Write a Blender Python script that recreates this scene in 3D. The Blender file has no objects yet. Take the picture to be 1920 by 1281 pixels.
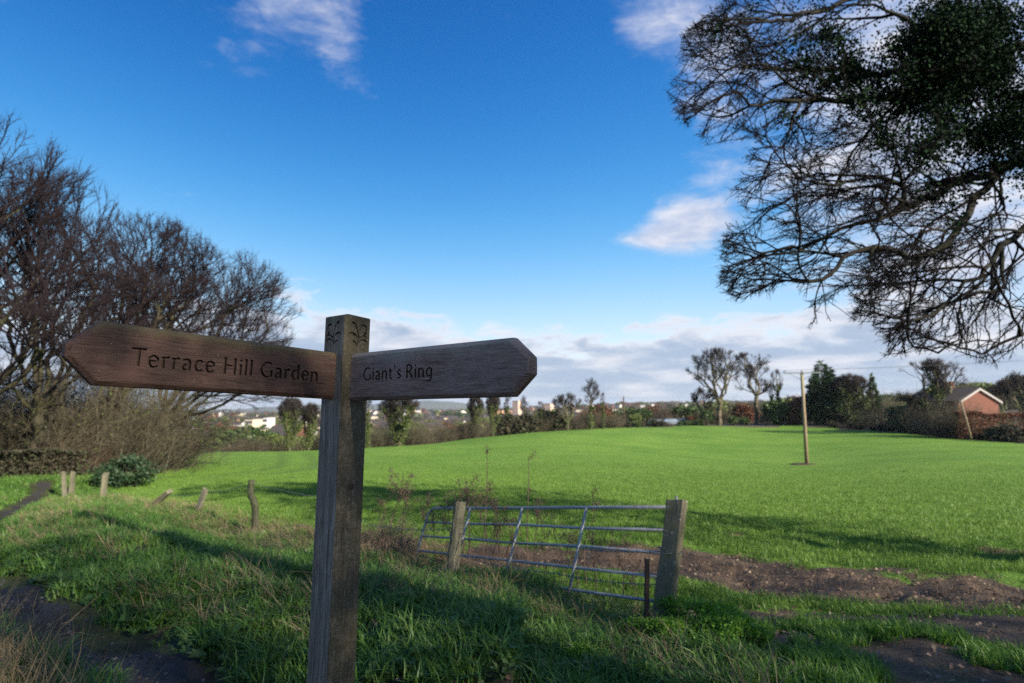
import bpy, bmesh, math, random
import numpy as np
from mathutils import Vector, Matrix

R = math.radians
rng = np.random.default_rng(7)
random.seed(7)
S = bpy.context.scene
COL = S.collection

# ------------------------------------------------------------------ camera
EYE = 1.65                      # eye height above the path
FPX = 1067.0                    # 20 mm lens on a 36 mm sensor, 1920 px wide
PITCH = math.atan(119.5 / FPX)
cam_d = bpy.data.cameras.new('camera')
cam = bpy.data.objects.new('camera', cam_d)
COL.objects.link(cam)
cam.location = (0, 0, EYE)
cam.rotation_euler = (math.pi / 2 + PITCH, 0, 0)
cam_d.sensor_width = 36.0
cam_d.lens = FPX / 1920 * 36.0
cam_d.clip_start = 0.05
cam_d.clip_end = 20000
cam_d.dof.use_dof = True
cam_d.dof.focus_distance = 1.68
cam_d.dof.aperture_fstop = 3.2
cam_d.dof.aperture_blades = 9
S.camera = cam

# ------------------------------------------------------------------ sun, sky, exposure
SUN_AZ, SUN_EL = 130.0, 25.0    # clockwise from +Y: from the right and a little behind the camera
sun_d = bpy.data.lights.new('sun', 'SUN')
sun_d.energy = 4.6
sun_d.angle = R(0.53)
sun_d.color = (1.0, 0.90, 0.74)
sun = bpy.data.objects.new('sun', sun_d)
COL.objects.link(sun)
sv = Vector((math.sin(R(SUN_AZ)) * math.cos(R(SUN_EL)), math.cos(R(SUN_AZ)) * math.cos(R(SUN_EL)), math.sin(R(SUN_EL))))
sun.rotation_euler = sv.to_track_quat('Z', 'Y').to_euler()
sun.location = sv * 50

S.view_settings.view_transform = 'Standard'
S.view_settings.look = 'None'
S.view_settings.exposure = 1.5
S.view_settings.gamma = 1.0
S.view_settings.use_curve_mapping = False
S.render.engine = 'CYCLES'
S.cycles.max_bounces = 6
S.cycles.diffuse_bounces = 3
S.cycles.glossy_bounces = 2
S.cycles.transmission_bounces = 3
S.cycles.transparent_max_bounces = 8
S.cycles.use_denoising = False
S.cycles.use_adaptive_sampling = False
S.cycles.sample_clamp_indirect = 3.0
S.cycles.sample_clamp_direct = 8.0


class NB:
    """small node-building helper"""
    def __init__(s, tree):
        s.t = tree; s.n = tree.nodes; s.l = tree.links
    def new(s, typ, **kw):
        n = s.n.new(typ)
        for k, v in kw.items(): setattr(n, k, v)
        return n
    def set(s, sock, v):
        if hasattr(v, 'is_output') or isinstance(v, bpy.types.NodeSocket): s.l.new(v, sock)
        else: sock.default_value = v
    def math(s, op, a, b=0.0, c=0.0, clamp=False):
        n = s.new('ShaderNodeMath', operation=op, use_clamp=clamp)
        for i, v in enumerate((a, b, c)): s.set(n.inputs[i], v)
        return n.outputs[0]
    def vmath(s, op, a, b=(0, 0, 0)):
        n = s.new('ShaderNodeVectorMath', operation=op)
        s.set(n.inputs[0], a); s.set(n.inputs[1], b)
        return n.outputs[0]
    def mapr(s, v, a, b, c=0.0, d=1.0, smooth=True):
        n = s.new('ShaderNodeMapRange')
        n.interpolation_type = 'SMOOTHSTEP' if smooth else 'LINEAR'
        n.clamp = True
        s.set(n.inputs[0], v)
        for i, q in enumerate((a, b, c, d)): s.set(n.inputs[i + 1], q)
        return n.outputs[0]
    def mix(s, f, a, b, blend='MIX'):
        n = s.new('ShaderNodeMix', data_type='RGBA', blend_type=blend)
        s.set(n.inputs[0], f)
        for i, v in ((6, a), (7, b)):
            s.set(n.inputs[i], (*v, 1) if isinstance(v, tuple) and len(v) == 3 else v)
        return n.outputs[2]
    def noise(s, vec, scale, detail=4, rough=0.55, dist=0.0, out=0):
        n = s.new('ShaderNodeTexNoise')
        if vec is not None: s.set(n.inputs['Vector'], vec)
        n.inputs['Scale'].default_value = scale; n.inputs['Detail'].default_value = detail
        n.inputs['Roughness'].default_value = rough; n.inputs['Distortion'].default_value = dist
        return n.outputs[out]
    def ramp(s, f, stops):
        n = s.new('ShaderNodeValToRGB')
        e = n.color_ramp.elements
        while len(e) < len(stops): e.new(0.5)
        for q, (p, c) in zip(e, stops): q.position = p; q.color = (*c, 1)
        s.set(n.inputs[0], f)
        return n.outputs[0]
    def mapping(s, vec, scale=(1, 1, 1), rot=(0, 0, 0), loc=(0, 0, 0)):
        n = s.new('ShaderNodeMapping')
        s.set(n.inputs[0], vec)
        n.inputs['Scale'].default_value = scale; n.inputs['Rotation'].default_value = rot; n.inputs['Location'].default_value = loc
        return n.outputs[0]
    def bump(s, h, strength=0.4, dist=0.01):
        n = s.new('ShaderNodeBump')
        n.inputs['Strength'].default_value = strength; n.inputs['Distance'].default_value = dist
        s.set(n.inputs['Height'], h)
        return n.outputs[0]


def build_world():
    w = bpy.data.worlds.new('World'); S.world = w; w.use_nodes = True
    w.node_tree.nodes.clear()
    b = NB(w.node_tree)
    out = b.new('ShaderNodeOutputWorld'); bg = b.new('ShaderNodeBackground')
    b.l.new(bg.outputs[0], out.inputs[0])
    sky = b.new('ShaderNodeTexSky', sky_type='NISHITA')
    sky.sun_disc = False
    sky.sun_elevation = R(SUN_EL); sky.sun_rotation = R(SUN_AZ)
    sky.altitude = 50; sky.air_density = 1.0; sky.dust_density = 0.6; sky.ozone_density = 2.2
    tc = b.new('ShaderNodeTexCoord')
    d = b.vmath('NORMALIZE', tc.outputs['Generated'])
    # a deep, clear winter blue: each channel of the sky is steepened and rolls off near the horizon
    anti = b.new('ShaderNodeVectorMath', operation='DOT_PRODUCT')
    b.l.new(d, anti.inputs[0]); anti.inputs[1].default_value = (-math.sin(R(SUN_AZ)), -math.cos(R(SUN_AZ)), 0)
    af = b.mapr(anti.outputs['Value'], 0.30, 0.95, 1.0, 0.70)
    sc = b.new('ShaderNodeSeparateColor'); b.l.new(sky.outputs[0], sc.inputs[0])
    cc = b.new('ShaderNodeCombineColor')
    for i, (p, A, M) in enumerate(((3.6, 0.30, 6.0), (2.2, 0.70, 9.0), (2.2, 0.90, 9.5))):
        v = b.math('MULTIPLY', b.math('POWER', b.math('MULTIPLY', sc.outputs[i], af), p), A)
        b.l.new(b.math('DIVIDE', b.math('MULTIPLY', v, M), b.math('ADD', v, M)), cc.inputs[i])
    skyc = cc.outputs[0]
    sp = b.new('ShaderNodeSeparateXYZ'); b.l.new(d, sp.inputs[0])
    X, Y, Z = sp.outputs
    az = b.math('MULTIPLY', b.math('ARCTAN2', X, Y), 180 / math.pi)
    el = b.math('MULTIPLY', b.math('ARCSINE', Z), 180 / math.pi)
    zz = b.math('ADD', b.math('MAXIMUM', Z, 0.0), 0.16)
    cb = b.new('ShaderNodeCombineXYZ')
    b.l.new(b.math('DIVIDE', X, zz), cb.inputs[0]); b.l.new(b.math('DIVIDE', Y, zz), cb.inputs[1])
    pl = cb.outputs[0]
    warp = b.noise(pl, 2.2, 4, 0.6, out=1)
    wv = b.vmath('ADD', pl, b.vmath('MULTIPLY', b.vmath('SUBTRACT', warp, (0.5, 0.5, 0.5)), (0.45, 0.45, 0.45)))
    n1 = b.noise(wv, 1.9, 10, 0.64)
    n2 = b.noise(b.mapping(d, scale=(10, 10, 28)), 1.0, 10, 0.62, 0.2)
    def blob(a0, sa, e0, se, amp):
        u = b.math('DIVIDE', b.math('SUBTRACT', az, a0), sa); v = b.math('DIVIDE', b.math('SUBTRACT', el, e0), se)
        r2 = b.math('ADD', b.math('MULTIPLY', u, u), b.math('MULTIPLY', v, v))
        return b.math('MULTIPLY', b.math('EXPONENT', b.math('MULTIPLY', r2, -1.0)), amp)
    def add(*v):
        s = v[0]
        for q in v[1:]: s = b.math('ADD', s, q)
        return s
    # broken high cloud: fair-weather patches, with a clear gap ahead
    bias = add(blob(-18.0, 3.6, 34.0, 5.0, 0.19), blob(-13.5, 5.0, 29.5, 3.0, 0.13), blob(-24, 3, 34, 4, 0.10), blob(13.5, 4.2, 36, 4, 0.22), blob(19.5, 4.0, 30, 9, 0.24),
               blob(17.0, 4.6, 17.2, 2.6, 0.47), blob(12.0, 4.5, 16.2, 0.9, 0.20), blob(37, 11, 20, 17, 0.36), blob(-24, 4, 36, 5, 0.16),
               blob(-6, 21, 22, 11, -0.24), blob(22, 6, 24, 5, -0.03), blob(0, 62, 20, 40, -0.09), 0.07)  # wide dip plus offset: cover added out of view, whitening light on shaded ground
    hi = b.math('ADD', b.math('ADD', b.math('MULTIPLY', n1, 0.62), b.math('MULTIPLY', n2, 0.38)), bias)
    m_hi = b.mapr(hi, 0.53, 0.86)
    # low bank along the horizon
    top = add(7.6, blob(-20, 9, 0, 1e3, 2.6), blob(-10, 4, 0, 1e3, 0.8), blob(33, 9, 0, 1e3, 2.0))
    lo = b.math('ADD', b.math('SUBTRACT', top, el), b.math('MULTIPLY', b.math('SUBTRACT', n2, 0.5), 13.0))
    m_lo = b.math('MULTIPLY', b.mapr(lo, -0.6, 2.2), b.mapr(n2, 0.20, 0.5, 0.72, 1.0))
    lowd = b.mapr(lo, 0.2, 3.8)
    n3 = b.noise(b.mapping(d, scale=(6, 6, 34), loc=(3, 1, 2)), 1.0, 6, 0.55)
    c_lo = b.mix(b.math('MULTIPLY', lowd, b.mapr(n3, 0.26, 0.58)), (6.0, 6.0, 6.4), (2.8, 3.5, 4.7))
    c_hi = b.mix(b.mapr(n2, 0.35, 0.65), (3.6, 4.1, 5.4), (5.8, 5.8, 6.3))
    c = b.mix(b.math('MULTIPLY', m_hi, 0.95), skyc, c_hi)
    c = b.mix(b.math('MULTIPLY', m_lo, 0.93), c, c_lo)
    b.l.new(c, bg.inputs['Color'])
    bg.inputs['Strength'].default_value = 0.053
build_world()


# ------------------------------------------------------------------ helpers
def P(px, py, Y):
    """a place in the world: seen at photo pixel (px, py), Y metres ahead of the camera"""
    u = (px - 960) / FPX; v = (640.5 - py) / FPX
    d = np.array([u, math.cos(PITCH) - v * math.sin(PITCH), math.sin(PITCH) + v * math.cos(PITCH)])
    return np.array([0, 0, EYE]) + d * (Y / d[1])


def props(o, label=None, cat=None, group=None, kind=None):
    if label: o['label'] = label
    if cat: o['category'] = cat
    if group: o['group'] = group
    if kind: o['kind'] = kind
    return o


def link(o, parent=None):
    COL.objects.link(o)
    if parent is not None: o.parent = parent
    return o


def thing(name, loc, label, cat, group=None, rot=(0, 0, 0), scale=1.0):
    o = bpy.data.objects.new(name, None)
    o.empty_display_size = 0.1
    o.location = loc; o.rotation_euler = rot
    o.scale = (scale,) * 3 if not hasattr(scale, '__len__') else scale
    link(o)
    return props(o, label, cat, group)


def mesh_np(name, V, F, mat, mats_idx=None, smooth=False):
    """V (n,3); F an (m,3)/(m,4) array or a list of such arrays"""
    if not isinstance(F, (list, tuple)): F = [F]
    F = [np.asarray(f, dtype=np.int32) for f in F if len(f)]
    me = bpy.data.meshes.new(name)
    V = np.asarray(V, dtype=np.float32)
    me.vertices.add(len(V)); me.vertices.foreach_set('co', V.ravel())
    nl = sum(f.size for f in F); nf = sum(len(f) for f in F)
    me.loops.add(nl); me.loops.foreach_set('vertex_index', np.concatenate([f.ravel() for f in F]))
    me.polygons.add(nf)
    st = []; k = 0
    for f in F:
        st.append(k + np.arange(len(f)) * f.shape[1]); k += f.size
    me.polygons.foreach_set('loop_start', np.concatenate(st).astype(np.int32))
    if mats_idx is not None: me.polygons.foreach_set('material_index', np.asarray(mats_idx, dtype=np.int32))
    if smooth: me.polygons.foreach_set('use_smooth', np.ones(nf, dtype=bool))
    me.update(calc_edges=True)
    for m in (mat if isinstance(mat, (list, tuple)) else [mat]): me.materials.append(m)
    return me


def obj(name, me, parent=None, loc=None):
    o = bpy.data.objects.new(name, me)
    if loc is not None: o.location = loc
    return link(o, parent)


class MB:
    """collects boxes, tubes and prisms into one mesh"""
    def __init__(s): s.v = []; s.f = []
    def poly(s, vs, fs):
        k = len(s.v); s.v += [tuple(map(float, v)) for v in vs]; s.f += [tuple(i + k for i in f) for f in fs]
    def box(s, lo, hi, M=None):
        x0, y0, z0 = lo; x1, y1, z1 = hi
        vs = [(x0, y0, z0), (x1, y0, z0), (x1, y1, z0), (x0, y1, z0), (x0, y0, z1), (x1, y0, z1), (x1, y1, z1), (x0, y1, z1)]
        if M is not None: vs = [M @ Vector(v) for v in vs]
        s.poly(vs, [(3, 2, 1, 0), (4, 5, 6, 7), (0, 1, 5, 4), (1, 2, 6, 5), (2, 3, 7, 6), (3, 0, 4, 7)])
    def tube(s, pts, rad, k=8, cap=True):
        pts = [np.asarray(p, float) for p in pts]
        if not hasattr(rad, '__len__'): rad = [rad] * len(pts)
        n = len(pts); vs = []
        ref = None
        for i in range(n):
            t = pts[min(i + 1, n - 1)] - pts[max(i - 1, 0)]; t = t / (np.linalg.norm(t) + 1e-9)
            if ref is None: ref = np.array([0, 0, 1.0]) if abs(t[2]) < 0.9 else np.array([1.0, 0, 0])
            u = np.cross(t, ref); u /= np.linalg.norm(u) + 1e-9; v = np.cross(t, u); ref = np.cross(u, t)
            for j in range(k):
                a = 2 * math.pi * j / k
                vs.append(pts[i] + rad[i] * (math.cos(a) * u + math.sin(a) * v))
        fs = []
        for i in range(n - 1):
            for j in range(k):
                a = i * k + j; c = i * k + (j + 1) % k
                fs.append((a, a + k, c + k, c))
        if cap: fs += [tuple(range(k)), tuple(reversed(range((n - 1) * k, n * k)))]
        s.poly(vs, fs)
    def build(s, name, mat, parent=None, smooth=False, bevel=0.0, loc=None, seg=2):
        me = bpy.data.meshes.new(name)
        me.from_pydata(s.v, [], s.f); me.update()
        for m in (mat if isinstance(mat, (list, tuple)) else [mat]): me.materials.append(m)
        bm = bmesh.new(); bm.from_mesh(me)
        bmesh.ops.recalc_face_normals(bm, faces=bm.faces)
        if bevel: bmesh.ops.bevel(bm, geom=bm.edges[:], offset=bevel, segments=seg, affect='EDGES', profile=0.6)
        bm.to_mesh(me); bm.free()
        if smooth:
            for p in me.polygons: p.use_smooth = True
        return obj(name, me, parent, loc)


def npnoise(x, y, seed=0):
    """smooth value noise in [0,1]"""
    x = np.asarray(x, float); y = np.asarray(y, float)
    xi = np.floor(x).astype(np.int64); yi = np.floor(y).astype(np.int64)
    fx = x - xi; fy = y - yi; fx = fx * fx * (3 - 2 * fx); fy = fy * fy * (3 - 2 * fy)
    def h(a, c):
        q = (a * 374761393 + c * 668265263 + seed * 1442695041) & 0x7fffffff
        q = ((q ^ (q >> 13)) * 1274126177) & 0x7fffffff
        return ((q ^ (q >> 16)) & 0xffff) / 65535.0
    return (h(xi, yi) * (1 - fx) + h(xi + 1, yi) * fx) * (1 - fy) + (h(xi, yi + 1) * (1 - fx) + h(xi + 1, yi + 1) * fx) * fy


def fbm(x, y, seed=0, o=4):
    s = 0; a = 0.5; t = 0
    for i in range(o):
        s = s + a * npnoise(x * 2 ** i + 17.3 * i, y * 2 ** i - 9.1 * i, seed + i); t += a; a *= 0.5
    return s / t


def polydist(x, y, pl):
    """distance to a polyline, vectorised"""
    x = np.asarray(x, float); y = np.asarray(y, float)
    d = np.full(x.shape, 1e9)
    for (ax, ay), (bx, by) in zip(pl[:-1], pl[1:]):
        dx, dy = bx - ax, by - ay
        t = np.clip(((x - ax) * dx + (y - ay) * dy) / (dx * dx + dy * dy), 0, 1)
        d = np.minimum(d, np.hypot(x - ax - t * dx, y - ay - t * dy))
    return d


def inpoly(x, y, pl):
    x = np.asarray(x, float); y = np.asarray(y, float)
    c = np.zeros(x.shape, bool); n = len(pl)
    for i in range(n):
        ax, ay = pl[i]; bx, by = pl[(i + 1) % n]
        cond = ((ay > y) != (by > y))
        with np.errstate(divide='ignore', invalid='ignore'):
            xi = (bx - ax) * (y - ay) / (by - ay + 1e-12) + ax
        c ^= cond & (x < xi)
    return c
# ------------------------------------------------------------------ materials
def new_mat(name):
    m = bpy.data.materials.new(name); m.use_nodes = True
    m.node_tree.nodes.clear()
    b = NB(m.node_tree)
    out = b.new('ShaderNodeOutputMaterial')
    pr = b.new('ShaderNodeBsdfPrincipled')
    b.l.new(pr.outputs[0], out.inputs[0])
    return m, b, pr, out


def simple(name, col, rough=0.7, metal=0.0, var=0.25, scale=8.0, bump=0.0, spec=0.4, coord='Object'):
    m, b, pr, _ = new_mat(name)
    tc = b.new('ShaderNodeTexCoord').outputs[coord]
    n = b.noise(tc, scale, 5, 0.6)
    lo = tuple(c * (1 - var) for c in col); hi = tuple(min(1, c * (1 + var)) for c in col)
    b.l.new(b.mix(n, lo, hi), pr.inputs['Base Color'])
    pr.inputs['Roughness'].default_value = rough; pr.inputs['Metallic'].default_value = metal
    pr.inputs['Specular IOR Level'].default_value = spec
    if bump: b.l.new(b.bump(n, bump, 0.02), pr.inputs['Normal'])
    return m


def leafy(name, cols, rough=0.55, trans=0.3, per='island', spec=0.35):
    """leaf / blade material: colour varies from piece to piece, some light passes through"""
    m, b, pr, out = new_mat(name)
    if per == 'island': rnd = b.new('ShaderNodeNewGeometry').outputs['Random Per Island']
    else:
        oi = b.new('ShaderNodeObjectInfo').outputs['Random']
        isl = b.new('ShaderNodeNewGeometry').outputs['Random Per Island']
        pn = b.mapr(b.noise(b.new('ShaderNodeObjectInfo').outputs['Location'], 0.9, 4, 0.65), 0.32, 0.68)
        rnd = b.math('ADD', b.math('ADD', b.math('MULTIPLY', oi, 0.30), b.math('MULTIPLY', isl, 0.30)), b.math('MULTIPLY', pn, 0.40))
    k = len(cols)
    c = b.ramp(rnd, [(i / max(1, k - 1), q) for i, q in enumerate(cols)])
    b.l.new(c, pr.inputs['Base Color'])
    pr.inputs['Roughness'].default_value = rough
    pr.inputs['Specular IOR Level'].default_value = spec
    if trans:
        t = b.new('ShaderNodeBsdfTranslucent'); b.l.new(c, t.inputs['Color'])
        mx = b.new('ShaderNodeMixShader'); mx.inputs[0].default_value = trans
        b.l.new(pr.outputs[0], mx.inputs[1]); b.l.new(t.outputs[0], mx.inputs[2])
        b.l.new(mx.outputs[0], out.inputs[0])
    return m


def bark(name, c1, c2, moss=None, mossamt=0.0, scale=4.0):
    m, b, pr, _ = new_mat(name)
    tc = b.new('ShaderNodeTexCoord').outputs['Object']
    n = b.noise(b.mapping(tc, scale=(1, 1, 0.35)), scale * 3, 6, 0.65)
    c = b.mix(n, c1, c2)
    if moss:
        k = b.noise(tc, scale * 0.35, 4, 0.6)
        c = b.mix(b.math('MULTIPLY', b.mapr(k, 0.42, 0.62), mossamt), c, moss)
    b.l.new(c, pr.inputs['Base Color'])
    pr.inputs['Roughness'].default_value = 0.9; pr.inputs['Specular IOR Level'].default_value = 0.15
    b.l.new(b.bump(n, 0.7, 0.03), pr.inputs['Normal'])
    return m


def wood(name, base, dark, light, axis='X', grain=1.0, algae_shade=None, algae_shade_mask=None, patch=None, rough=0.75, wear=None):
    """weathered timber: long grain along the axis, streaks, checks and stains"""
    m, b, pr, _ = new_mat(name)
    tc = b.new('ShaderNodeTexCoord').outputs['Object']
    sc = {'X': (2.6, 52, 52), 'Z': (52, 52, 2.2)}[axis]
    fine = {'X': (14, 300, 300), 'Z': (240, 240, 9)}[axis]
    warp = b.noise(tc, 5, 2, 0.5, out=1)
    v = b.vmath('ADD', tc, b.vmath('MULTIPLY', b.vmath('SUBTRACT', warp, (.5, .5, .5)), (0.02, 0.02, 0.02)))
    g1 = b.noise(b.mapping(v, scale=sc), grain, 6, 0.62)
    g2 = b.noise(b.mapping(v, scale=fine), grain, 4, 0.6)
    big = b.noise(tc, 6.0, 4, 0.6)
    c = b.mix(b.mapr(g1, 0.3, 0.7), dark, base)
    c = b.mix(b.math('MULTIPLY', b.mapr(g2, 0.52, 0.72), 0.75), c, light)
    c = b.mix(b.math('MULTIPLY', b.mapr(g2, 0.47, 0.33), 0.8), c, tuple(q * 0.35 for q in dark))
    if patch: c = b.mix(b.math('MULTIPLY', b.mapr(big, 0.42, 0.66), 0.75), c, patch)
    sp = b.new('ShaderNodeSeparateXYZ'); b.l.new(tc, sp.inputs[0])
    if algae_shade is not None:
        for (ax, lo, hi, amt) in algae_shade_mask:
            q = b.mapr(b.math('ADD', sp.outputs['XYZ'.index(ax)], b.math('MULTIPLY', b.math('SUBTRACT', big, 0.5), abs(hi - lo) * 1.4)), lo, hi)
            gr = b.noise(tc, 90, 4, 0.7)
            c = b.mix(b.math('MULTIPLY', b.math('MULTIPLY', q, b.mapr(gr, 0.25, 0.6, 0.35, 1.0)), amt), c, algae_shade)
    spk = b.noise(tc, 140, 2, 0.5)
    c = b.mix(b.math('MULTIPLY', b.mapr(spk, 0.70, 0.76), 0.5), c, (0.22, 0.19, 0.15))
    b.l.new(c, pr.inputs['Base Color'])
    pr.inputs['Roughness'].default_value = rough; pr.inputs['Specular IOR Level'].default_value = 0.3
    h = b.math('ADD', b.math('MULTIPLY', g2, 0.8), b.math('MULTIPLY', g1, 0.6))
    b.l.new(b.bump(h, 0.75, 0.004), pr.inputs['Normal'])
    return m


def attr(b, name):
    n = b.new('ShaderNodeAttribute'); n.attribute_name = name
    return n.outputs['Fac']


def mat_field():
    m, b, pr, _ = new_mat('winter_wheat')
    g = b.new('ShaderNodeNewGeometry').outputs['Position']
    n = b.noise(g, 0.16, 4, 0.55)
    fine = b.noise(g, 9.0, 5, 0.7)
    stripes = b.noise(b.mapping(g, scale=(0.03, 0.9, 0), rot=(0, 0, R(-6))), 1.0, 5, 0.65)
    thin = b.noise(b.mapping(g, scale=(0.22, 0.5, 0)), 1.0, 6, 0.7)
    c = b.mix(b.mapr(n, 0.3, 0.7), (0.092, 0.176, 0.024), (0.138, 0.232, 0.036))
    c = b.mix(b.math('MULTIPLY', b.mapr(stripes, 0.46, 0.66), 0.55), c, (0.085, 0.180, 0.026))
    c = b.mix(b.math('MULTIPLY', b.mapr(fine, 0.5, 0.7), 0.5), c, (0.07, 0.15, 0.02))
    c = b.mix(b.math('MULTIPLY', b.mapr(thin, 0.56, 0.70), 0.5), c, (0.20, 0.21, 0.055))
    wl = attr(b, 'wheel')
    c = b.mix(b.math('MULTIPLY', wl, 0.7), c, (0.075, 0.135, 0.025))
    mud = attr(b, 'mud')
    mm = b.mapr(b.math('ADD', mud, b.math('MULTIPLY', b.math('SUBTRACT', b.noise(g, 1.7, 7, 0.70), 0.5), 1.9)), 0.40, 0.62)
    soil = b.mix(b.noise(g, 5.0, 6, 0.7), (0.036, 0.023, 0.016), (0.180, 0.130, 0.092))
    c = b.mix(mm, c, soil)
    b.l.new(c, pr.inputs['Base Color'])
    pr.inputs['Roughness'].default_value = 0.9; pr.inputs['Specular IOR Level'].default_value = 0.10
    b.l.new(b.bump(b.math('ADD', fine, b.noise(g, 30, 3, 0.7)), 0.8, 0.06), pr.inputs['Normal'])
    return m


def mat_ground():
    m, b, pr, _ = new_mat('verge_soil_and_turf')
    g = b.new('ShaderNodeNewGeometry').outputs['Position']
    n = b.noise(g, 1.3, 5, 0.6)
    fine = b.noise(g, 22, 5, 0.7)
    c = b.mix(b.mapr(n, 0.36, 0.6), (0.026, 0.028, 0.012), (0.050, 0.062, 0.020))
    c = b.mix(b.math('MULTIPLY', b.mapr(fine, 0.5, 0.7), 0.6), c, (0.060, 0.046, 0.024))
    mud = attr(b, 'mud')
    mm = b.mapr(b.math('ADD', mud, b.math('MULTIPLY', b.math('SUBTRACT', b.noise(g, 3.2, 6, 0.65), 0.5), 1.0)), 0.40, 0.60)
    soil = b.mix(fine, (0.026, 0.018, 0.013), (0.090, 0.063, 0.045))
    c = b.mix(mm, c, soil)
    far = b.mapr(b.vmath('LENGTH', g) if False else b.math('MULTIPLY', 1.0, attr(b, 'far')), 0.0, 1.0)
    fn = b.noise(g, 0.012, 6, 0.65)
    fc = b.ramp(fn, [(0.30, (0.05, 0.075, 0.025)), (0.45, (0.085, 0.070, 0.045)), (0.55, (0.10, 0.08, 0.055)), (0.68, (0.09, 0.12, 0.035))])
    c = b.mix(far, c, fc)
    b.l.new(c, pr.inputs['Base Color'])
    pr.inputs['Roughness'].default_value = 0.8
    pr.inputs['Specular IOR Level'].default_value = 0.25
    b.l.new(b.bump(fine, 0.8, 0.05), pr.inputs['Normal'])
    return m


def mat_path():
    m, b, pr, _ = new_mat('wet_path')
    g = b.new('ShaderNodeNewGeometry').outputs['Position']
    n = b.noise(g, 2.2, 5, 0.6); fine = b.noise(g, 45, 5, 0.75)
    c = b.mix(fine, (0.018, 0.017, 0.018), (0.060, 0.057, 0.058))
    c = b.mix(b.mapr(n, 0.5, 0.7), c, (0.030, 0.022, 0.016))
    b.l.new(c, pr.inputs['Base Color'])
    b.l.new(b.mapr(n, 0.35, 0.62, 0.60, 0.95), pr.inputs['Roughness']); pr.inputs['Specular IOR Level'].default_value = 0.12
    b.l.new(b.bump(fine, 0.6, 0.02), pr.inputs['Normal'])
    return m


MT = {}
MT['field'] = mat_field(); MT['ground'] = mat_ground(); MT['path'] = mat_path()
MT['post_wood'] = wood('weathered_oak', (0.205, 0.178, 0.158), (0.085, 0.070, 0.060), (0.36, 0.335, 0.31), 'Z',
                       algae_shade=(0.046, 0.038, 0.018), algae_shade_mask=[('Z', 1.60, 1.95, 0.75), ('X', 0.0450, 0.0495, 0.88)], patch=(0.150, 0.122, 0.104))  # X mask: shade put into the olive-brown right face; Z mask: algal growth
MT['sign_red'] = wood('red_brown_board', (0.080, 0.046, 0.034), (0.056, 0.030, 0.023), (0.122, 0.079, 0.061), 'X',
                      algae_shade=(0.085, 0.078, 0.034), algae_shade_mask=[('Z', 0.035, 0.085, 0.85)], patch=(0.088, 0.042, 0.034))
MT['sign_purple'] = wood('purple_brown_board', (0.225, 0.150, 0.126), (0.150, 0.090, 0.074), (0.35, 0.275, 0.25), 'X',
                         algae_shade=(0.27, 0.245, 0.21), algae_shade_mask=[('Z', 0.030, 0.080, 0.75)], patch=(0.235, 0.162, 0.145))
MT['groove'] = simple('shade_dark_groove', (0.050, 0.029, 0.021), 0.9, var=0.4, scale=60)  # carved letters' shade put into the colour; knot and cracks share it
MT['oldwood'] = wood('grey_fence_timber', (0.155, 0.138, 0.108), (0.072, 0.062, 0.046), (0.26, 0.245, 0.205), 'Z',
                     algae_shade=(0.10, 0.105, 0.035), algae_shade_mask=[('Z', -0.3, 0.6, 0.35)], grain=0.6)
MT['oldwood_dark'] = wood('mossy_fence_timber', (0.070, 0.064, 0.042), (0.03, 0.028, 0.020), (0.13, 0.125, 0.095), 'Z',
                          algae_shade=(0.055, 0.066, 0.022), algae_shade_mask=[('Z', -0.3, 0.8, 0.5)], grain=0.6)
def mat_lichen():
    m, b, pr, _ = new_mat('lichen_covered_post')
    tc = b.new('ShaderNodeTexCoord').outputs['Object']
    n = b.noise(b.mapping(tc, scale=(14, 14, 3)), 1.0, 6, 0.7)
    c = b.mix(n, (0.050, 0.042, 0.026), (0.165, 0.145, 0.095))
    v = b.new('ShaderNodeTexVoronoi'); v.inputs['Scale'].default_value = 26; b.l.new(tc, v.inputs['Vector'])
    sp = b.mapr(v.outputs['Distance'], 0.30, 0.16)
    c = b.mix(b.math('MULTIPLY', sp, b.mapr(b.noise(tc, 7, 3, 0.6), 0.47, 0.6)), c, (0.36, 0.36, 0.30))
    c = b.mix(b.math('MULTIPLY', b.mapr(b.noise(tc, 9, 4, 0.6), 0.5, 0.62), 0.7), c, (0.085, 0.085, 0.030))
    b.l.new(c, pr.inputs['Base Color']); pr.inputs['Roughness'].default_value = 0.9
    b.l.new(b.bump(n, 0.8, 0.02), pr.inputs['Normal'])
    return m
MT['lichen'] = mat_lichen()
def mat_galv():
    m, b, pr, _ = new_mat('galvanised_steel')
    g = b.new('ShaderNodeNewGeometry').outputs['Position']
    n = b.noise(g, 16, 5, 0.65)
    c = b.mix(n, (0.17, 0.18, 0.19), (0.34, 0.35, 0.37))
    ru = b.mapr(b.noise(g, 5, 6, 0.7), 0.56, 0.68)
    c = b.mix(b.math('MULTIPLY', ru, 0.75), c, (0.13, 0.085, 0.055))
    b.l.new(c, pr.inputs['Base Color']); b.l.new(b.mapr(ru, 0, 1, 0.35, 0.0), pr.inputs['Metallic'])
    b.l.new(b.mapr(n, 0.3, 0.7, 0.42, 0.68), pr.inputs['Roughness'])
    b.l.new(b.bump(n, 0.25, 0.01), pr.inputs['Normal'])
    return m
MT['galv'] = mat_galv()
MT['rust'] = simple('rusty_iron', (0.055, 0.030, 0.022), 0.9, 0.0, 0.5, 40, 0.3)
MT['wire'] = simple('old_wire', (0.16, 0.17, 0.17), 0.6, 0.5, 0.3, 30)
MT['cable'] = simple('power_cable', (0.10, 0.10, 0.11), 0.7)
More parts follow.
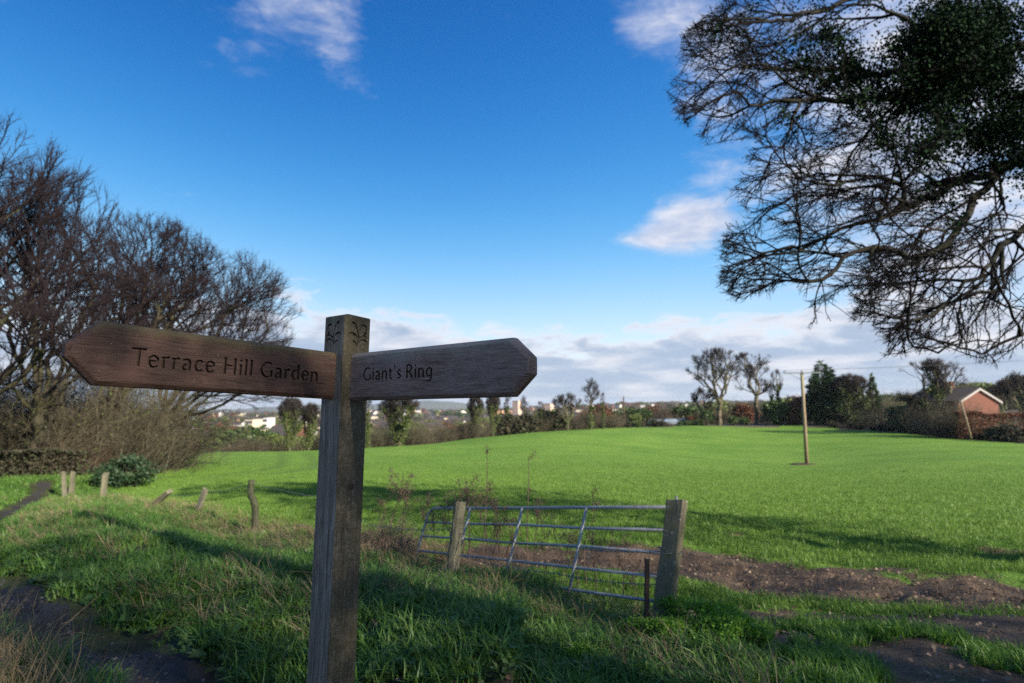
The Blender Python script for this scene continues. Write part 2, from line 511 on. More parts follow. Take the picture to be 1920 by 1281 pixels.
MT['pole'] = wood('pole_timber', (0.25, 0.185, 0.12), (0.15, 0.11, 0.07), (0.33, 0.26, 0.18), 'Z', algae_shade=(0.22, 0.22, 0.08), algae_shade_mask=[('Z', 4.5, 8.0, 0.7)], grain=0.35)
MT['porcelain'] = simple('brown_porcelain', (0.09, 0.05, 0.035), 0.25)
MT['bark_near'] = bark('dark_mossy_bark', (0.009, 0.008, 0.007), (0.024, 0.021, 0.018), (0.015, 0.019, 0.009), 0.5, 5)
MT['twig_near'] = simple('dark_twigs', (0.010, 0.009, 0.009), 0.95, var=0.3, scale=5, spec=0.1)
MT['bark_left'] = bark('olive_bark', (0.020, 0.017, 0.013), (0.056, 0.047, 0.033), (0.042, 0.044, 0.018), 0.7, 3)
MT['twig_left'] = simple('red_brown_twigs', (0.017, 0.012, 0.014), 0.95, var=0.35, scale=1.5, spec=0.1)
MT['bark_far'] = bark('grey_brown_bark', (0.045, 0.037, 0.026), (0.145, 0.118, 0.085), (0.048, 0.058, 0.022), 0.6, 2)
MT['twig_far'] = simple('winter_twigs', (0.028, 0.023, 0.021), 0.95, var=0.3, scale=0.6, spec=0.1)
MT['twig_brown'] = leafy('brown_thicket_twigs', [(0.026, 0.022, 0.014), (0.050, 0.042, 0.026), (0.085, 0.074, 0.045)], 0.9, 0.0)
MT['twig_red'] = leafy('russet_twigs', [(0.040, 0.026, 0.018), (0.072, 0.047, 0.031), (0.11, 0.080, 0.052)], 0.9, 0.0)
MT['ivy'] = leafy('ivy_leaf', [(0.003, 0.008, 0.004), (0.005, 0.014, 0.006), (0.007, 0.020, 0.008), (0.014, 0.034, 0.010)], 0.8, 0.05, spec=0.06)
MT['shade_leaf'] = leafy('shade_tree_leaf', [(0.020, 0.045, 0.013), (0.050, 0.085, 0.022)], 0.65, 0.15)
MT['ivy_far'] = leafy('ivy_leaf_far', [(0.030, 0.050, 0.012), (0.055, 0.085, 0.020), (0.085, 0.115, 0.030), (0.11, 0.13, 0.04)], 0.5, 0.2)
MT['holly'] = leafy('holly_leaf', [(0.010, 0.026, 0.010), (0.018, 0.042, 0.016), (0.030, 0.060, 0.024)], 0.6, 0.1)
MT['bush'] = leafy('bush_leaf', [(0.022, 0.042, 0.010), (0.042, 0.075, 0.016), (0.065, 0.100, 0.026)], 0.5, 0.25)
MT['bush_light'] = leafy('bush_leaf_light', [(0.06, 0.09, 0.02), (0.10, 0.14, 0.03), (0.16, 0.18, 0.05)], 0.5, 0.25)
MT['beech'] = leafy('dry_beech_leaf', [(0.075, 0.030, 0.016), (0.125, 0.050, 0.026), (0.17, 0.075, 0.038)], 0.7, 0.3)
MT['conifer'] = leafy('conifer_needles', [(0.014, 0.030, 0.012), (0.024, 0.050, 0.018), (0.042, 0.075, 0.026)], 0.6, 0.1)
MT['conifer2'] = leafy('cypress_sprays', [(0.025, 0.050, 0.015), (0.045, 0.080, 0.022), (0.07, 0.11, 0.03)], 0.6, 0.1)
MT['hedge_dark'] = leafy('dark_hedge_twigs', [(0.022, 0.020, 0.013), (0.045, 0.038, 0.024), (0.03, 0.045, 0.014)], 0.9, 0.1)
MT['grass'] = leafy('verge_grass', [(0.050, 0.100, 0.018), (0.065, 0.150, 0.024), (0.100, 0.185, 0.034), (0.165, 0.190, 0.055)], 0.45, 0.3, 'both')
MT['grass_bright'] = leafy('young_grass', [(0.070, 0.155, 0.018), (0.100, 0.205, 0.026), (0.140, 0.245, 0.036)], 0.45, 0.35, 'both')
MT['crop'] = leafy('wheat_blade', [(0.086, 0.165, 0.023), (0.118, 0.210, 0.032), (0.162, 0.260, 0.044)], 0.5, 0.35, 'both')
MT['straw'] = leafy('dry_grass', [(0.115, 0.080, 0.042), (0.19, 0.14, 0.075), (0.27, 0.21, 0.125), (0.14, 0.085, 0.05)], 0.75, 0.25, 'both')
MT['deadleaf'] = leafy('fallen_leaf', [(0.08, 0.050, 0.032), (0.15, 0.095, 0.062), (0.25, 0.18, 0.125), (0.12, 0.065, 0.045)], 0.6, 0.1)
MT['weed'] = leafy('dead_weed', [(0.060, 0.040, 0.032), (0.10, 0.065, 0.050), (0.13, 0.09, 0.07)], 0.9, 0.1)
MT['bramble'] = leafy('bramble', [(0.13, 0.085, 0.062), (0.20, 0.14, 0.10), (0.26, 0.19, 0.14)], 0.9, 0.1)
MT['parsley'] = leafy('fresh_herb', [(0.080, 0.190, 0.014), (0.120, 0.250, 0.018), (0.170, 0.31, 0.028)], 0.5, 0.4)
MT['brick'] = simple('red_brick', (0.105, 0.035, 0.022), 0.85, var=0.25, scale=3)
MT['brick_light'] = simple('orange_brick', (0.42, 0.24, 0.15), 0.85, var=0.15, scale=2)
MT['roof'] = simple('dark_roof_tiles', (0.042, 0.035, 0.033), 0.85, var=0.3, scale=2)
MT['bargeboard'] = simple('weathered_white_paint', (0.26, 0.25, 0.25), 0.7, var=0.15)
MT['white'] = simple('white_paint', (0.52, 0.50, 0.47), 0.6, var=0.1)
MT['cream'] = simple('cream_render', (0.42, 0.36, 0.28), 0.8, var=0.15, scale=0.3)
MT['glass'] = simple('window_glass', (0.04, 0.05, 0.06), 0.1, var=0.1)
MT['concrete'] = simple('grey_concrete', (0.34, 0.32, 0.30), 0.85, var=0.1)
MT['pink_wall'] = simple('pink_render', (0.42, 0.30, 0.24), 0.85, var=0.08, scale=0.3)
MT['car_blue'] = simple('pale_blue_car_paint', (0.17, 0.21, 0.27), 0.35, 0.2, 0.03)
MT['car_dark'] = simple('dark_car_paint', (0.05, 0.055, 0.065), 0.25, 0.2, 0.05)
MT['rubber'] = simple('tyre_rubber', (0.02, 0.02, 0.02), 0.9)
MT['stone_pale'] = simple('pale_stone', (0.45, 0.43, 0.40), 0.9)
MT['hills'] = simple('wooded_hill', (0.055, 0.062, 0.050), 0.95, var=0.4, scale=0.01)
MT['gravel'] = leafy('path_stone', [(0.03, 0.028, 0.028), (0.06, 0.056, 0.055), (0.10, 0.095, 0.09)], 0.8, 0.0)
MT['weed_leaf'] = leafy('weed_leaf', [(0.030, 0.075, 0.014), (0.050, 0.110, 0.020), (0.075, 0.135, 0.030), (0.12, 0.11, 0.04)], 0.5, 0.25, 'both')
MT['soil'] = simple('dug_soil', (0.060, 0.042, 0.030), 0.95, var=0.5, scale=6, bump=0.5, spec=0.1)
# ------------------------------------------------------------------ terrain
PATH = [(1.6, -3.0), (0.2, 0.8), (-0.9, 2.5), (-2.05, 3.6), (-2.98, 4.25), (-3.95, 4.9), (-5.5, 5.9), (-8.0, 8.5), (-10.4, 11.6), (-14.0, 16.6), (-17.9, 22.3)]
FENCE = [(-1.6, 8.7), (-5.0, 11.2), (-7.1, 13.0), (-9.2, 14.9), (-13.2, 18.4), (-16.5, 21.3), (-17.3, 22.2)]
FIELD = [(1.5, 5.6), (0.2, 7.1), (-1.4, 9.0), (-5.0, 11.6), (-7.1, 13.4), (-9.2, 15.3), (-12.6, 18.9), (-15.4, 22.5), (-16.8, 26), (-19.5, 32), (-24, 40), (-29.5, 49),
         (-30, 58), (-22, 66), (-16.6, 70), (-5.2, 84), (3.4, 96), (18.7, 108), (35.7, 113), (55.7, 111), (60, 86), (54, 60), (42, 38), (30, 22), (17, 10.5), (8, 6.4), (4.5, 5.2)]
FIELD2 = [(-34, 25), (-27, 27.5), (-24.5, 30), (-26, 36), (-34, 48), (-60, 60), (-70, 40)]
MUD1 = [(-0.4, 8.7), (1.2, 8.3), (2.6, 7.9), (3.2, 7.1), (4.2, 6.5), (5.2, 5.9), (7.5, 5.2)]
MUD2 = [(1.7, 5.7), (2.6, 5.2), (3.6, 4.6), (4.6, 3.9), (5.5, 3.2)]
MUD3 = [(-1.6, 3.3), (-0.2, 3.0), (0.8, 3.0), (2.4, 3.3)]
MUD4 = [(-0.9, 9.6), (-4.6, 12.2)]
PITS = [((4.1, 10.2), 0.35), ((6.6, 12.5), 0.3), ((3.3, 8.6), 0.3), ((5.0, 9.0), 0.35), ((7.2, 8.6), 0.4), ((6.3, 7.7), 0.3)]

_pts = []
def _c(px, py, Y): _pts.append(tuple(P(px, py, Y)))
for q in [(0, 1085, 5.75), (210, 1200, 4.24), (350, 1281, 3.58), (1900, 1281, 3.65), (1400, 1281, 3.55), (900, 1230, 3.75), (700, 1150, 5.0),
          (475, 1005, 11.2), (860, 1092, 7.4), (1255, 1178, 5.2), (600, 1040, 8.9), (300, 1050, 7.6), (370, 962, 13.0), (275, 958, 14.9), (190, 940, 18.4), (130, 932, 21.3),
          (0, 977, 11.4), (110, 905, 22), (1700, 1100, 6.5), (1500, 1010, 9.8), (1850, 960, 13), (1200, 1015, 9.4), (900, 980, 11.6),
          (700, 900, 25), (450, 905, 24), (1000, 900, 24), (1300, 900, 26), (1800, 895, 26), (1513, 870, 45), (900, 862, 45), (1200, 845, 55), (600, 865, 42), (1850, 852, 42), (330, 872, 38),
          (290, 900, 26), (330, 850, 50), (450, 847, 56), (600, 843, 62), (700, 838, 68), (890, 822, 80), (1000, 812, 92), (1150, 803, 105), (1300, 800, 112), (1500, 800, 110), (1700, 812, 86), (1920, 832, 60),
          (0, 890, 30), (-100, 880, 45), (1500, 828, 78), (1250, 820, 82)]: _c(*q)
E0 = EYE
_pts += [(0, 0, 0), (3, -1, 0.0), (-3, -1, 0.1), (0, -12, 0.2), (12, -10, 0.1), (-14, -8, 0.3), (14, 4, -0.2), (30, -10, 0.3), (30, 8, -0.8), (-20, 5, -0.6), (-40, 0, 0),
         (60, 40, -2.0), (80, 70, -2.6), (100, 0, 2), (0, -100, 4), (-100, 0, -6), (100, 120, -2.6), (-60, 60, -9)]
for a, r, z in [(-38, 90, -8.5), (-28, 80, -7.0), (-20, 88, -7.6), (-12, 100, -8.2), (-2, 120, -8.0), (8, 135, -5.5), (18, 145, -4.6), (28, 145, -3.6),
                (-42, 200, -15), (-28, 200, -15), (-10, 220, -14), (8, 240, -10), (28, 250, -3), (45, 250, 4), (-42, 500, -22), (-20, 500, -20), (0, 500, -17), (20, 500, -10), (42, 500, 6),
                (-42, 1300, -28), (-20, 1300, -24), (0, 1300, -18), (20, 1300, -8), (42, 1300, 10), (-42, 2800, -34), (-22, 2800, -34), (0, 2800, -18), (16, 2800, 8), (30, 2800, 22), (45, 2800, 40),
                (-42, 6000, -60), (-15, 6000, -50), (15, 6000, -30), (45, 6000, 0), (120, 500, 20), (120, 4000, 40), (180, 500, 10), (180, 4000, 40), (-110, 500, -20), (-110, 4000, -20)]:
    _pts.append((r * math.sin(R(a)), r * math.cos(R(a)), z + E0))
_pts = np.array(_pts)
def _warp(x, y):
    r = np.hypot(x, y) + 1e-9
    k = 6 * np.log1p(r / 6) / r
    return np.stack([x * k, y * k], -1)
_W = _warp(_pts[:, 0], _pts[:, 1])
def _U(d): return np.where(d > 1e-9, d * d * np.log(d + 1e-12), 0.0)
_n = len(_W)
_K = _U(np.linalg.norm(_W[:, None] - _W[None], axis=-1)) + np.eye(_n) * 0.06
_Pm = np.concatenate([np.ones((_n, 1)), _W], 1)
_A = np.zeros((_n + 3, _n + 3)); _A[:_n, :_n] = _K; _A[:_n, _n:] = _Pm; _A[_n:, :_n] = _Pm.T
_coef = np.linalg.solve(_A, np.concatenate([_pts[:, 2], np.zeros(3)]))

def in_field(x, y): 
    xx = x + (fbm(x * 0.9, y * 0.9, 5, 3) - 0.5) * 0.5; yy = y + (fbm(x * 0.9 + 40, y * 0.9, 6, 3) - 0.5) * 0.5
    return inpoly(xx, yy, FIELD) | inpoly(xx, yy, FIELD2)
def mud_at(x, y):
    g = lambda d, w: np.exp(-(d / w) ** 2)
    m = g(polydist(x, y, MUD1), 0.95)
    m = np.maximum(m, 0.85 * g(polydist(x, y, MUD2), 0.62))
    m = np.maximum(m, 0.85 * g(polydist(x, y, [(p[0] + 1.5, p[1] + 0.75) for p in MUD2]), 0.5))
    m = np.maximum(m, 0.85 * g(polydist(x, y, MUD3), 0.34))
    m = np.maximum(m, 0.62 * g(polydist(x, y, MUD4), 0.40))
    m = np.maximum(m, 0.35 * g(polydist(x, y, PATH), 0.45))
    m = np.maximum(m, 0.60 / (1 + np.exp(-(x - 1.35) / 0.18)) * (y < 8) * (polydist(x, y, MUD1) < 4.5) * (~inpoly(x, y, FIELD)))
    for (c, w) in PITS: m = np.maximum(m, 0.85 * g(np.hypot((x - c[0]) / 1.6, y - c[1]), w))
    m = np.maximum(m, 0.9 * g(np.hypot(x - POLE[0], y - POLE[1]), 0.75))
    return m
POLE = P(1513, 870, 45)[:2]

def height(x, y):
    x = np.asarray(x, float); y = np.asarray(y, float); sh = x.shape
    xf, yf = x.ravel(), y.ravel(); out = np.empty(len(xf))
    for i in range(0, len(xf), 20000):
        w = _warp(xf[i:i + 20000], yf[i:i + 20000])
        d = np.linalg.norm(w[:, None] - _W[None], axis=-1)
        out[i:i + 20000] = _U(d) @ _coef[:_n] + _coef[_n] + w @ _coef[_n + 1:]
    x2, y2 = xf, yf; r = np.hypot(x2, y2)
    near = np.exp(-(r / 30) ** 2)
    out += near * ((fbm(x2 * 1.1, y2 * 1.1, 1, 4) - 0.5) * 0.26 * np.where(x2 < 1.5, 1, .6) + (fbm(x2 * 5, y2 * 5, 2, 3) - 0.5) * 0.045)
    out += (fbm(x2 * 0.05, y2 * 0.05, 3, 3) - 0.5) * 0.5 * np.clip((r - 20) / 60, 0, 1) * (1 - np.clip((r - 120) / 60, 0, 1))
    out += (fbm(x2 / 260, y2 / 260, 4, 4) - 0.5) * 16 * np.clip((r - 250) / 600, 0, 1)
    pd = polydist(x2, y2, PATH)
    out -= 0.10 * np.exp(-(pd / 0.45) ** 2)
    # the grassy bank beside the path and the ruts in the gateway
    out += 0.22 * np.exp(-((pd - 1.7) / 0.9) ** 2) * np.exp(-((y2 - 7) / 7) ** 2) * (x2 < 0)
    out += 0.20 * np.exp(-((x2 + 0.15) / 0.75) ** 2 - ((y2 - 6.35) / 0.6) ** 2)
    m1 = polydist(x2, y2, MUD1)
    out -= 0.07 * np.exp(-(m1 / 0.5) ** 2) * (0.4 + fbm(x2 * 2.5, y2 * 2.5, 9, 3))
    out += np.exp(-(m1 / 0.9) ** 2) * ((fbm(x2 * 1.6, y2 * 2.6, 61, 4) - 0.5) * 0.22 + (fbm(x2 * 7, y2 * 7, 62, 3) - 0.5) * 0.06)
    for (c, w) in PITS: out -= 0.10 * np.exp(-(np.hypot((x2 - c[0]) / 1.6, y2 - c[1]) / w) ** 2)
    return out.reshape(sh)
def hz(x, y): return float(height(np.array([x]), np.array([y]))[0])
def G(px, Y):
    """ground point under photo column px at distance Y"""
    x = (px - 960) / FPX * Y * 1.0
    return np.array([x, Y, hz(x, Y)])

def build_terrain():
    az = np.concatenate([np.arange(-52, 52.01, 0.26), np.arange(55, 305.1, 3.2)])
    rad = [0.0]; r = 0.35
    while r < 2.2: rad.append(r); r *= 1.22
    while r < 34: rad.append(r); r *= 1.0185
    while r < 9000: rad.append(r); r *= 1.058
    rad = np.array(rad[1:])
    A, Rr = np.meshgrid(R(1) * az, rad, indexing='ij')
    X = Rr * np.sin(A); Y = Rr * np.cos(A)
    Z = height(X, Y)
    na, nr = X.shape
    idx = np.arange(na * nr).reshape(na, nr)
    nxt = np.roll(idx, -1, axis=0)
    F = np.stack([idx[:, :-1], idx[:, 1:], nxt[:, 1:], nxt[:, :-1]], -1).reshape(-1, 4)
    V = np.stack([X, Y, Z], -1).reshape(-1, 3)
    # close the middle
    cx = V[F].mean(1)
    fd = in_field(cx[:, 0], cx[:, 1])
    pdist = polydist(cx[:, 0], cx[:, 1], PATH) + (fbm(cx[:, 0] * 2, cx[:, 1] * 2, 11, 3) - 0.5) * 0.5
    pth = (pdist < 0.18) & (np.hypot(cx[:, 0], cx[:, 1]) < 45)
    mud = mud_at(V[:, 0], V[:, 1])
    far = np.clip((np.hypot(V[:, 0], V[:, 1]) - 60) / 80, 0, 1)
    wheel = np.zeros(len(V))
    for off in (0.0, 2.2):
        wl = [(-16.5 + off, 27.0), (-14.6 + off, 30), (-14.2 + off, 35), (-16.5 + off, 42), (-20 + off, 50)]
        wheel = np.maximum(wheel, np.exp(-(polydist(V[:, 0], V[:, 1], wl) / 0.5) ** 2))
    for name, sel, mt in (('field', fd & ~pth, MT['field']), ('path', pth, MT['path']), ('ground', ~fd & ~pth, MT['ground'])):
        f = F[sel]; used, inv = np.unique(f, return_inverse=True)
        me = mesh_np(name, V[used], inv.reshape(-1, 4), mt, smooth=True)
        if name == 'ground':
            pass
        for an, arr in (('mud', mud), ('far', far), ('wheel', wheel)):
            a = me.attributes.new(an, 'FLOAT', 'POINT'); a.data.foreach_set('value', arr[used].astype(np.float32))
        o = obj(name, me); o['kind'] = 'structure'
    # the little disc under the photographer that the ring grid leaves open
    k = na; V2 = np.concatenate([V.reshape(na, nr, 3)[:, 0], [[0, 0, hz(0, 0)]]])
    f = np.array([(i, (i + 1) % k, k) for i in range(k)])
    me = mesh_np('path', V2, f, MT['path'], smooth=True)
    o = obj('path', me); o['kind'] = 'structure'
build_terrain()

# distant wooded ridge, seen between the trees on the left
def build_hills():
    xs = np.linspace(-2600, 200, 90); ys = np.linspace(4200, 5600, 14)
    Xh, Yh = np.meshgrid(xs, ys, indexing='ij')
    t = np.exp(-((Xh + 620) / 420) ** 2) * 0.9 + np.exp(-((Xh + 1500) / 600) ** 2) * 0.6
    prof = np.sin(np.clip((Yh - 4200) / 1400, 0, 1) * math.pi)
    Zh = -110 + prof * (60 + 80 * t + 26 * fbm(Xh / 120, Yh / 120, 21, 4))
    n, m = Xh.shape; idx = np.arange(n * m).reshape(n, m)
    F = np.stack([idx[:-1, :-1], idx[1:, :-1], idx[1:, 1:], idx[:-1, 1:]], -1).reshape(-1, 4)
    me = mesh_np('hills', np.stack([Xh, Yh, Zh], -1).reshape(-1, 3), F, MT['hills'], smooth=True)
    o = obj('hills', me); o['kind'] = 'structure'
build_hills()
# ------------------------------------------------------------------ signpost
def catmull(pts, n=6):
    pts = [np.asarray(p, float) for p in pts]
    if len(pts) < 3: return pts
    out = []
    q = [2 * pts[0] - pts[1]] + pts + [2 * pts[-1] - pts[-2]]
    for i in range(1, len(q) - 2):
        for k in range(n):
            t = k / n
            out.append(0.5 * ((2 * q[i]) + (q[i + 1] - q[i - 1]) * t + (2 * q[i - 1] - 5 * q[i] + 4 * q[i + 1] - q[i + 2]) * t ** 2 + (3 * q[i] - q[i - 1] - 3 * q[i + 1] + q[i + 2]) * t ** 3))
    out.append(pts[-1])
    return out

# flared humanist capitals and small letters: strokes are (x, y, width) runs, cap height 1
SW, TH = 0.155, 0.085
def _stem(x, y0, y1, w=SW): return [(x, y0, w * 1.18), (x, y0 + (y1 - y0) * .15, w), (x, y0 + (y1 - y0) * .85, w), (x, y1, w * 1.18)]
GLYPH = {
 'T': (0.66, [[(0.0, .95, .12), (.08, .95, .10), (.58, .95, .10), (.66, .95, .12)], _stem(.33, 0, .95)]),
 'H': (0.84, [_stem(.13, 0, 1), _stem(.68, 0, 1), [(.13, .53, .09), (.68, .53, .09)]]),
 'R': (0.70, [_stem(.13, 0, 1), [(.13, .95, .09), (.36, .95, .11), (.53, .75, .15), (.38, .52, .11), (.13, .50, .08)], [(.30, .50, .11), (.48, .22, .14), (.62, .0, .17)]]),
 'G': (0.86, [[(.74, .86, .13), (.56, .96, .09), (.32, .90, .12), (.13, .62, .15), (.14, .32, .15), (.34, .06, .11), (.56, .04, .09), (.74, .12, .12)], _stem(.74, .08, .46, .15)]),
 'e': (0.59, [[(.10, .36, .08), (.48, .38, .08), (.47, .53, .12), (.30, .655, .085), (.12, .52, .13), (.10, .30, .145), (.22, .05, .11), (.38, .035, .09), (.51, .12, .10)]]),
 'r': (0.45, [_stem(.13, 0, .66), [(.14, .44, .07), (.22, .58, .09), (.33, .635, .13), (.41, .615, .15)]]),
 'a': (0.58, [[(.10, .57, .12), (.24, .645, .085), (.38, .60, .12), (.43, .44, .15)], _stem(.43, 0, .48), [(.43, .37, .07), (.24, .33, .10), (.11, .17, .14), (.20, .04, .11), (.34, .07, .08), (.43, .17, .07)]]),
 'c': (0.53, [[(.47, .56, .13), (.34, .645, .08), (.18, .58, .12), (.10, .36, .15), (.14, .16, .14), (.28, .035, .09), (.47, .10, .11)]]),
 'i': (0.27, [_stem(.135, 0, .66), [(.07, .885, .13), (.20, .885, .13)]]),
 'l': (0.27, [_stem(.135, 0, 1.03)]),
 'd': (0.64, [_stem(.49, 0, 1.03), [(.49, .55, .08), (.34, .645, .085), (.15, .52, .13), (.10, .31, .15), (.18, .08, .12), (.32, .03, .085), (.49, .17, .07)]]),
 'n': (0.64, [_stem(.13, 0, .66), [(.14, .46, .07), (.28, .62, .09), (.42, .61, .12), (.50, .44, .15)], _stem(.50, 0, .46)]),
 't': (0.42, [_stem(.17, .14, .82, .14), [(.17, .2, .14), (.20, .05, .12), (.29, .03, .09), (.37, .06, .08)], [(.03, .61, .09), (.36, .61, .09)]]),
 's': (0.47, [[(.40, .58, .11), (.26, .645, .085), (.12, .52, .11), (.18, .39, .13), (.32, .29, .14), (.38, .15, .12), (.24, .035, .085), (.07, .10, .10)]]),
 'g': (0.63, [[(.49, .55, .08), (.34, .645, .085), (.15, .53, .13), (.10, .34, .15), (.18, .12, .12), (.32, .07, .085), (.49, .20, .07)], [(.49, .64, .16), (.49, .3, .155), (.48, -.08, .14), (.34, -.27, .10), (.12, -.22, .10)]]),
 "'": (0.25, [[(.14, 1.02, .14), (.145, .9, .10), (.10, .72, .05)]]),
 ' ': (0.30, []),
}

def ribbon(pts, n=5):
    """a stroke of varying width as a closed outline"""
    c = catmull(pts, n) if len(pts) > 2 else [np.asarray(p, float) for p in pts]
    L, Rr = [], []
    for i, p in enumerate(c):
        t = c[min(i + 1, len(c) - 1)][:2] - c[max(i - 1, 0)][:2]; t /= np.linalg.norm(t) + 1e-9
        nrm = np.array([-t[1], t[0]]) * p[2] / 2
        L.append(p[:2] + nrm); Rr.append(p[:2] - nrm)
    return L, Rr

def strokes_mesh(strokes, to3, depth0, depth1):
    """closed prisms, one for each stroke; to3(u, v, w) puts a point into space"""
    vs, fs = [], []
    for s in strokes:
        L, Rr = ribbon(s)
        n = len(L); k = len(vs)
        for w in (depth0, depth1):
            vs += [tuple(to3(*p, w)) for p in L] + [tuple(to3(*p, w)) for p in Rr]
        a, b2 = k, k + 2 * n
        for i in range(n - 1):
            fs.append((a + i, a + i + 1, a + n + i + 1, a + n + i))
            fs.append((b2 + i + 1, b2 + i, b2 + n + i, b2 + n + i + 1))
            fs.append((a + i + 1, a + i, b2 + i, b2 + i + 1))
            fs.append((a + n + i, a + n + i + 1, b2 + n + i + 1, b2 + n + i))
        fs.append((a, a + n, b2 + n, b2)); fs.append((a + 2 * n - 1, a + n - 1, b2 + n - 1, b2 + 2 * n - 1))
    return vs, fs

def carve(o, strokes, to3, d0, d1):
    """cut the strokes into the object as real grooves"""
    vs, fs = strokes_mesh(strokes, to3, d0, d1)
    me = bpy.data.meshes.new('cutter'); me.from_pydata(vs, [], fs); me.update()
    bm = bmesh.new(); bm.from_mesh(me); bmesh.ops.recalc_face_normals(bm, faces=bm.faces); bm.to_mesh(me); bm.free()
    me.materials.append(o.data.materials[0]); me.materials.append(MT['groove'])
    for p in me.polygons: p.material_index = 1
    c = bpy.data.objects.new('cutter', me); COL.objects.link(c)
    if len(o.data.materials) < 2: o.data.materials.append(MT['groove'])
    c.parent = o.parent; c.matrix_parent_inverse = o.matrix_parent_inverse.copy()
    c.location = o.location; c.rotation_euler = o.rotation_euler
    md = o.modifiers.new('cut', 'BOOLEAN'); md.operation = 'DIFFERENCE'; md.solver = 'EXACT'; md.use_self = True; md.object = c
    bpy.context.view_layer.update()
    dg = bpy.context.evaluated_depsgraph_get()
    new = bpy.data.meshes.new_from_object(o.evaluated_get(dg), depsgraph=dg)
    old = o.data; o.modifiers.clear(); o.data = new; new.name = old.name
    bpy.data.objects.remove(c); bpy.data.meshes.remove(me)
    return len(new.polygons)

def text_strokes(txt, x0, y0, capx, capy, track=0.0):
    out = []; x = x0
    for ch in txt:
        adv, st = GLYPH[ch]
        for s in st: out.append([(x + p[0] * capx, y0 + p[1] * capy, p[2] * (capx + capy) / 2) for p in s])
        x += (adv + track) * capx
    return out, x

def text_width(txt, track=0.0): return sum(GLYPH[c][0] + track for c in txt)

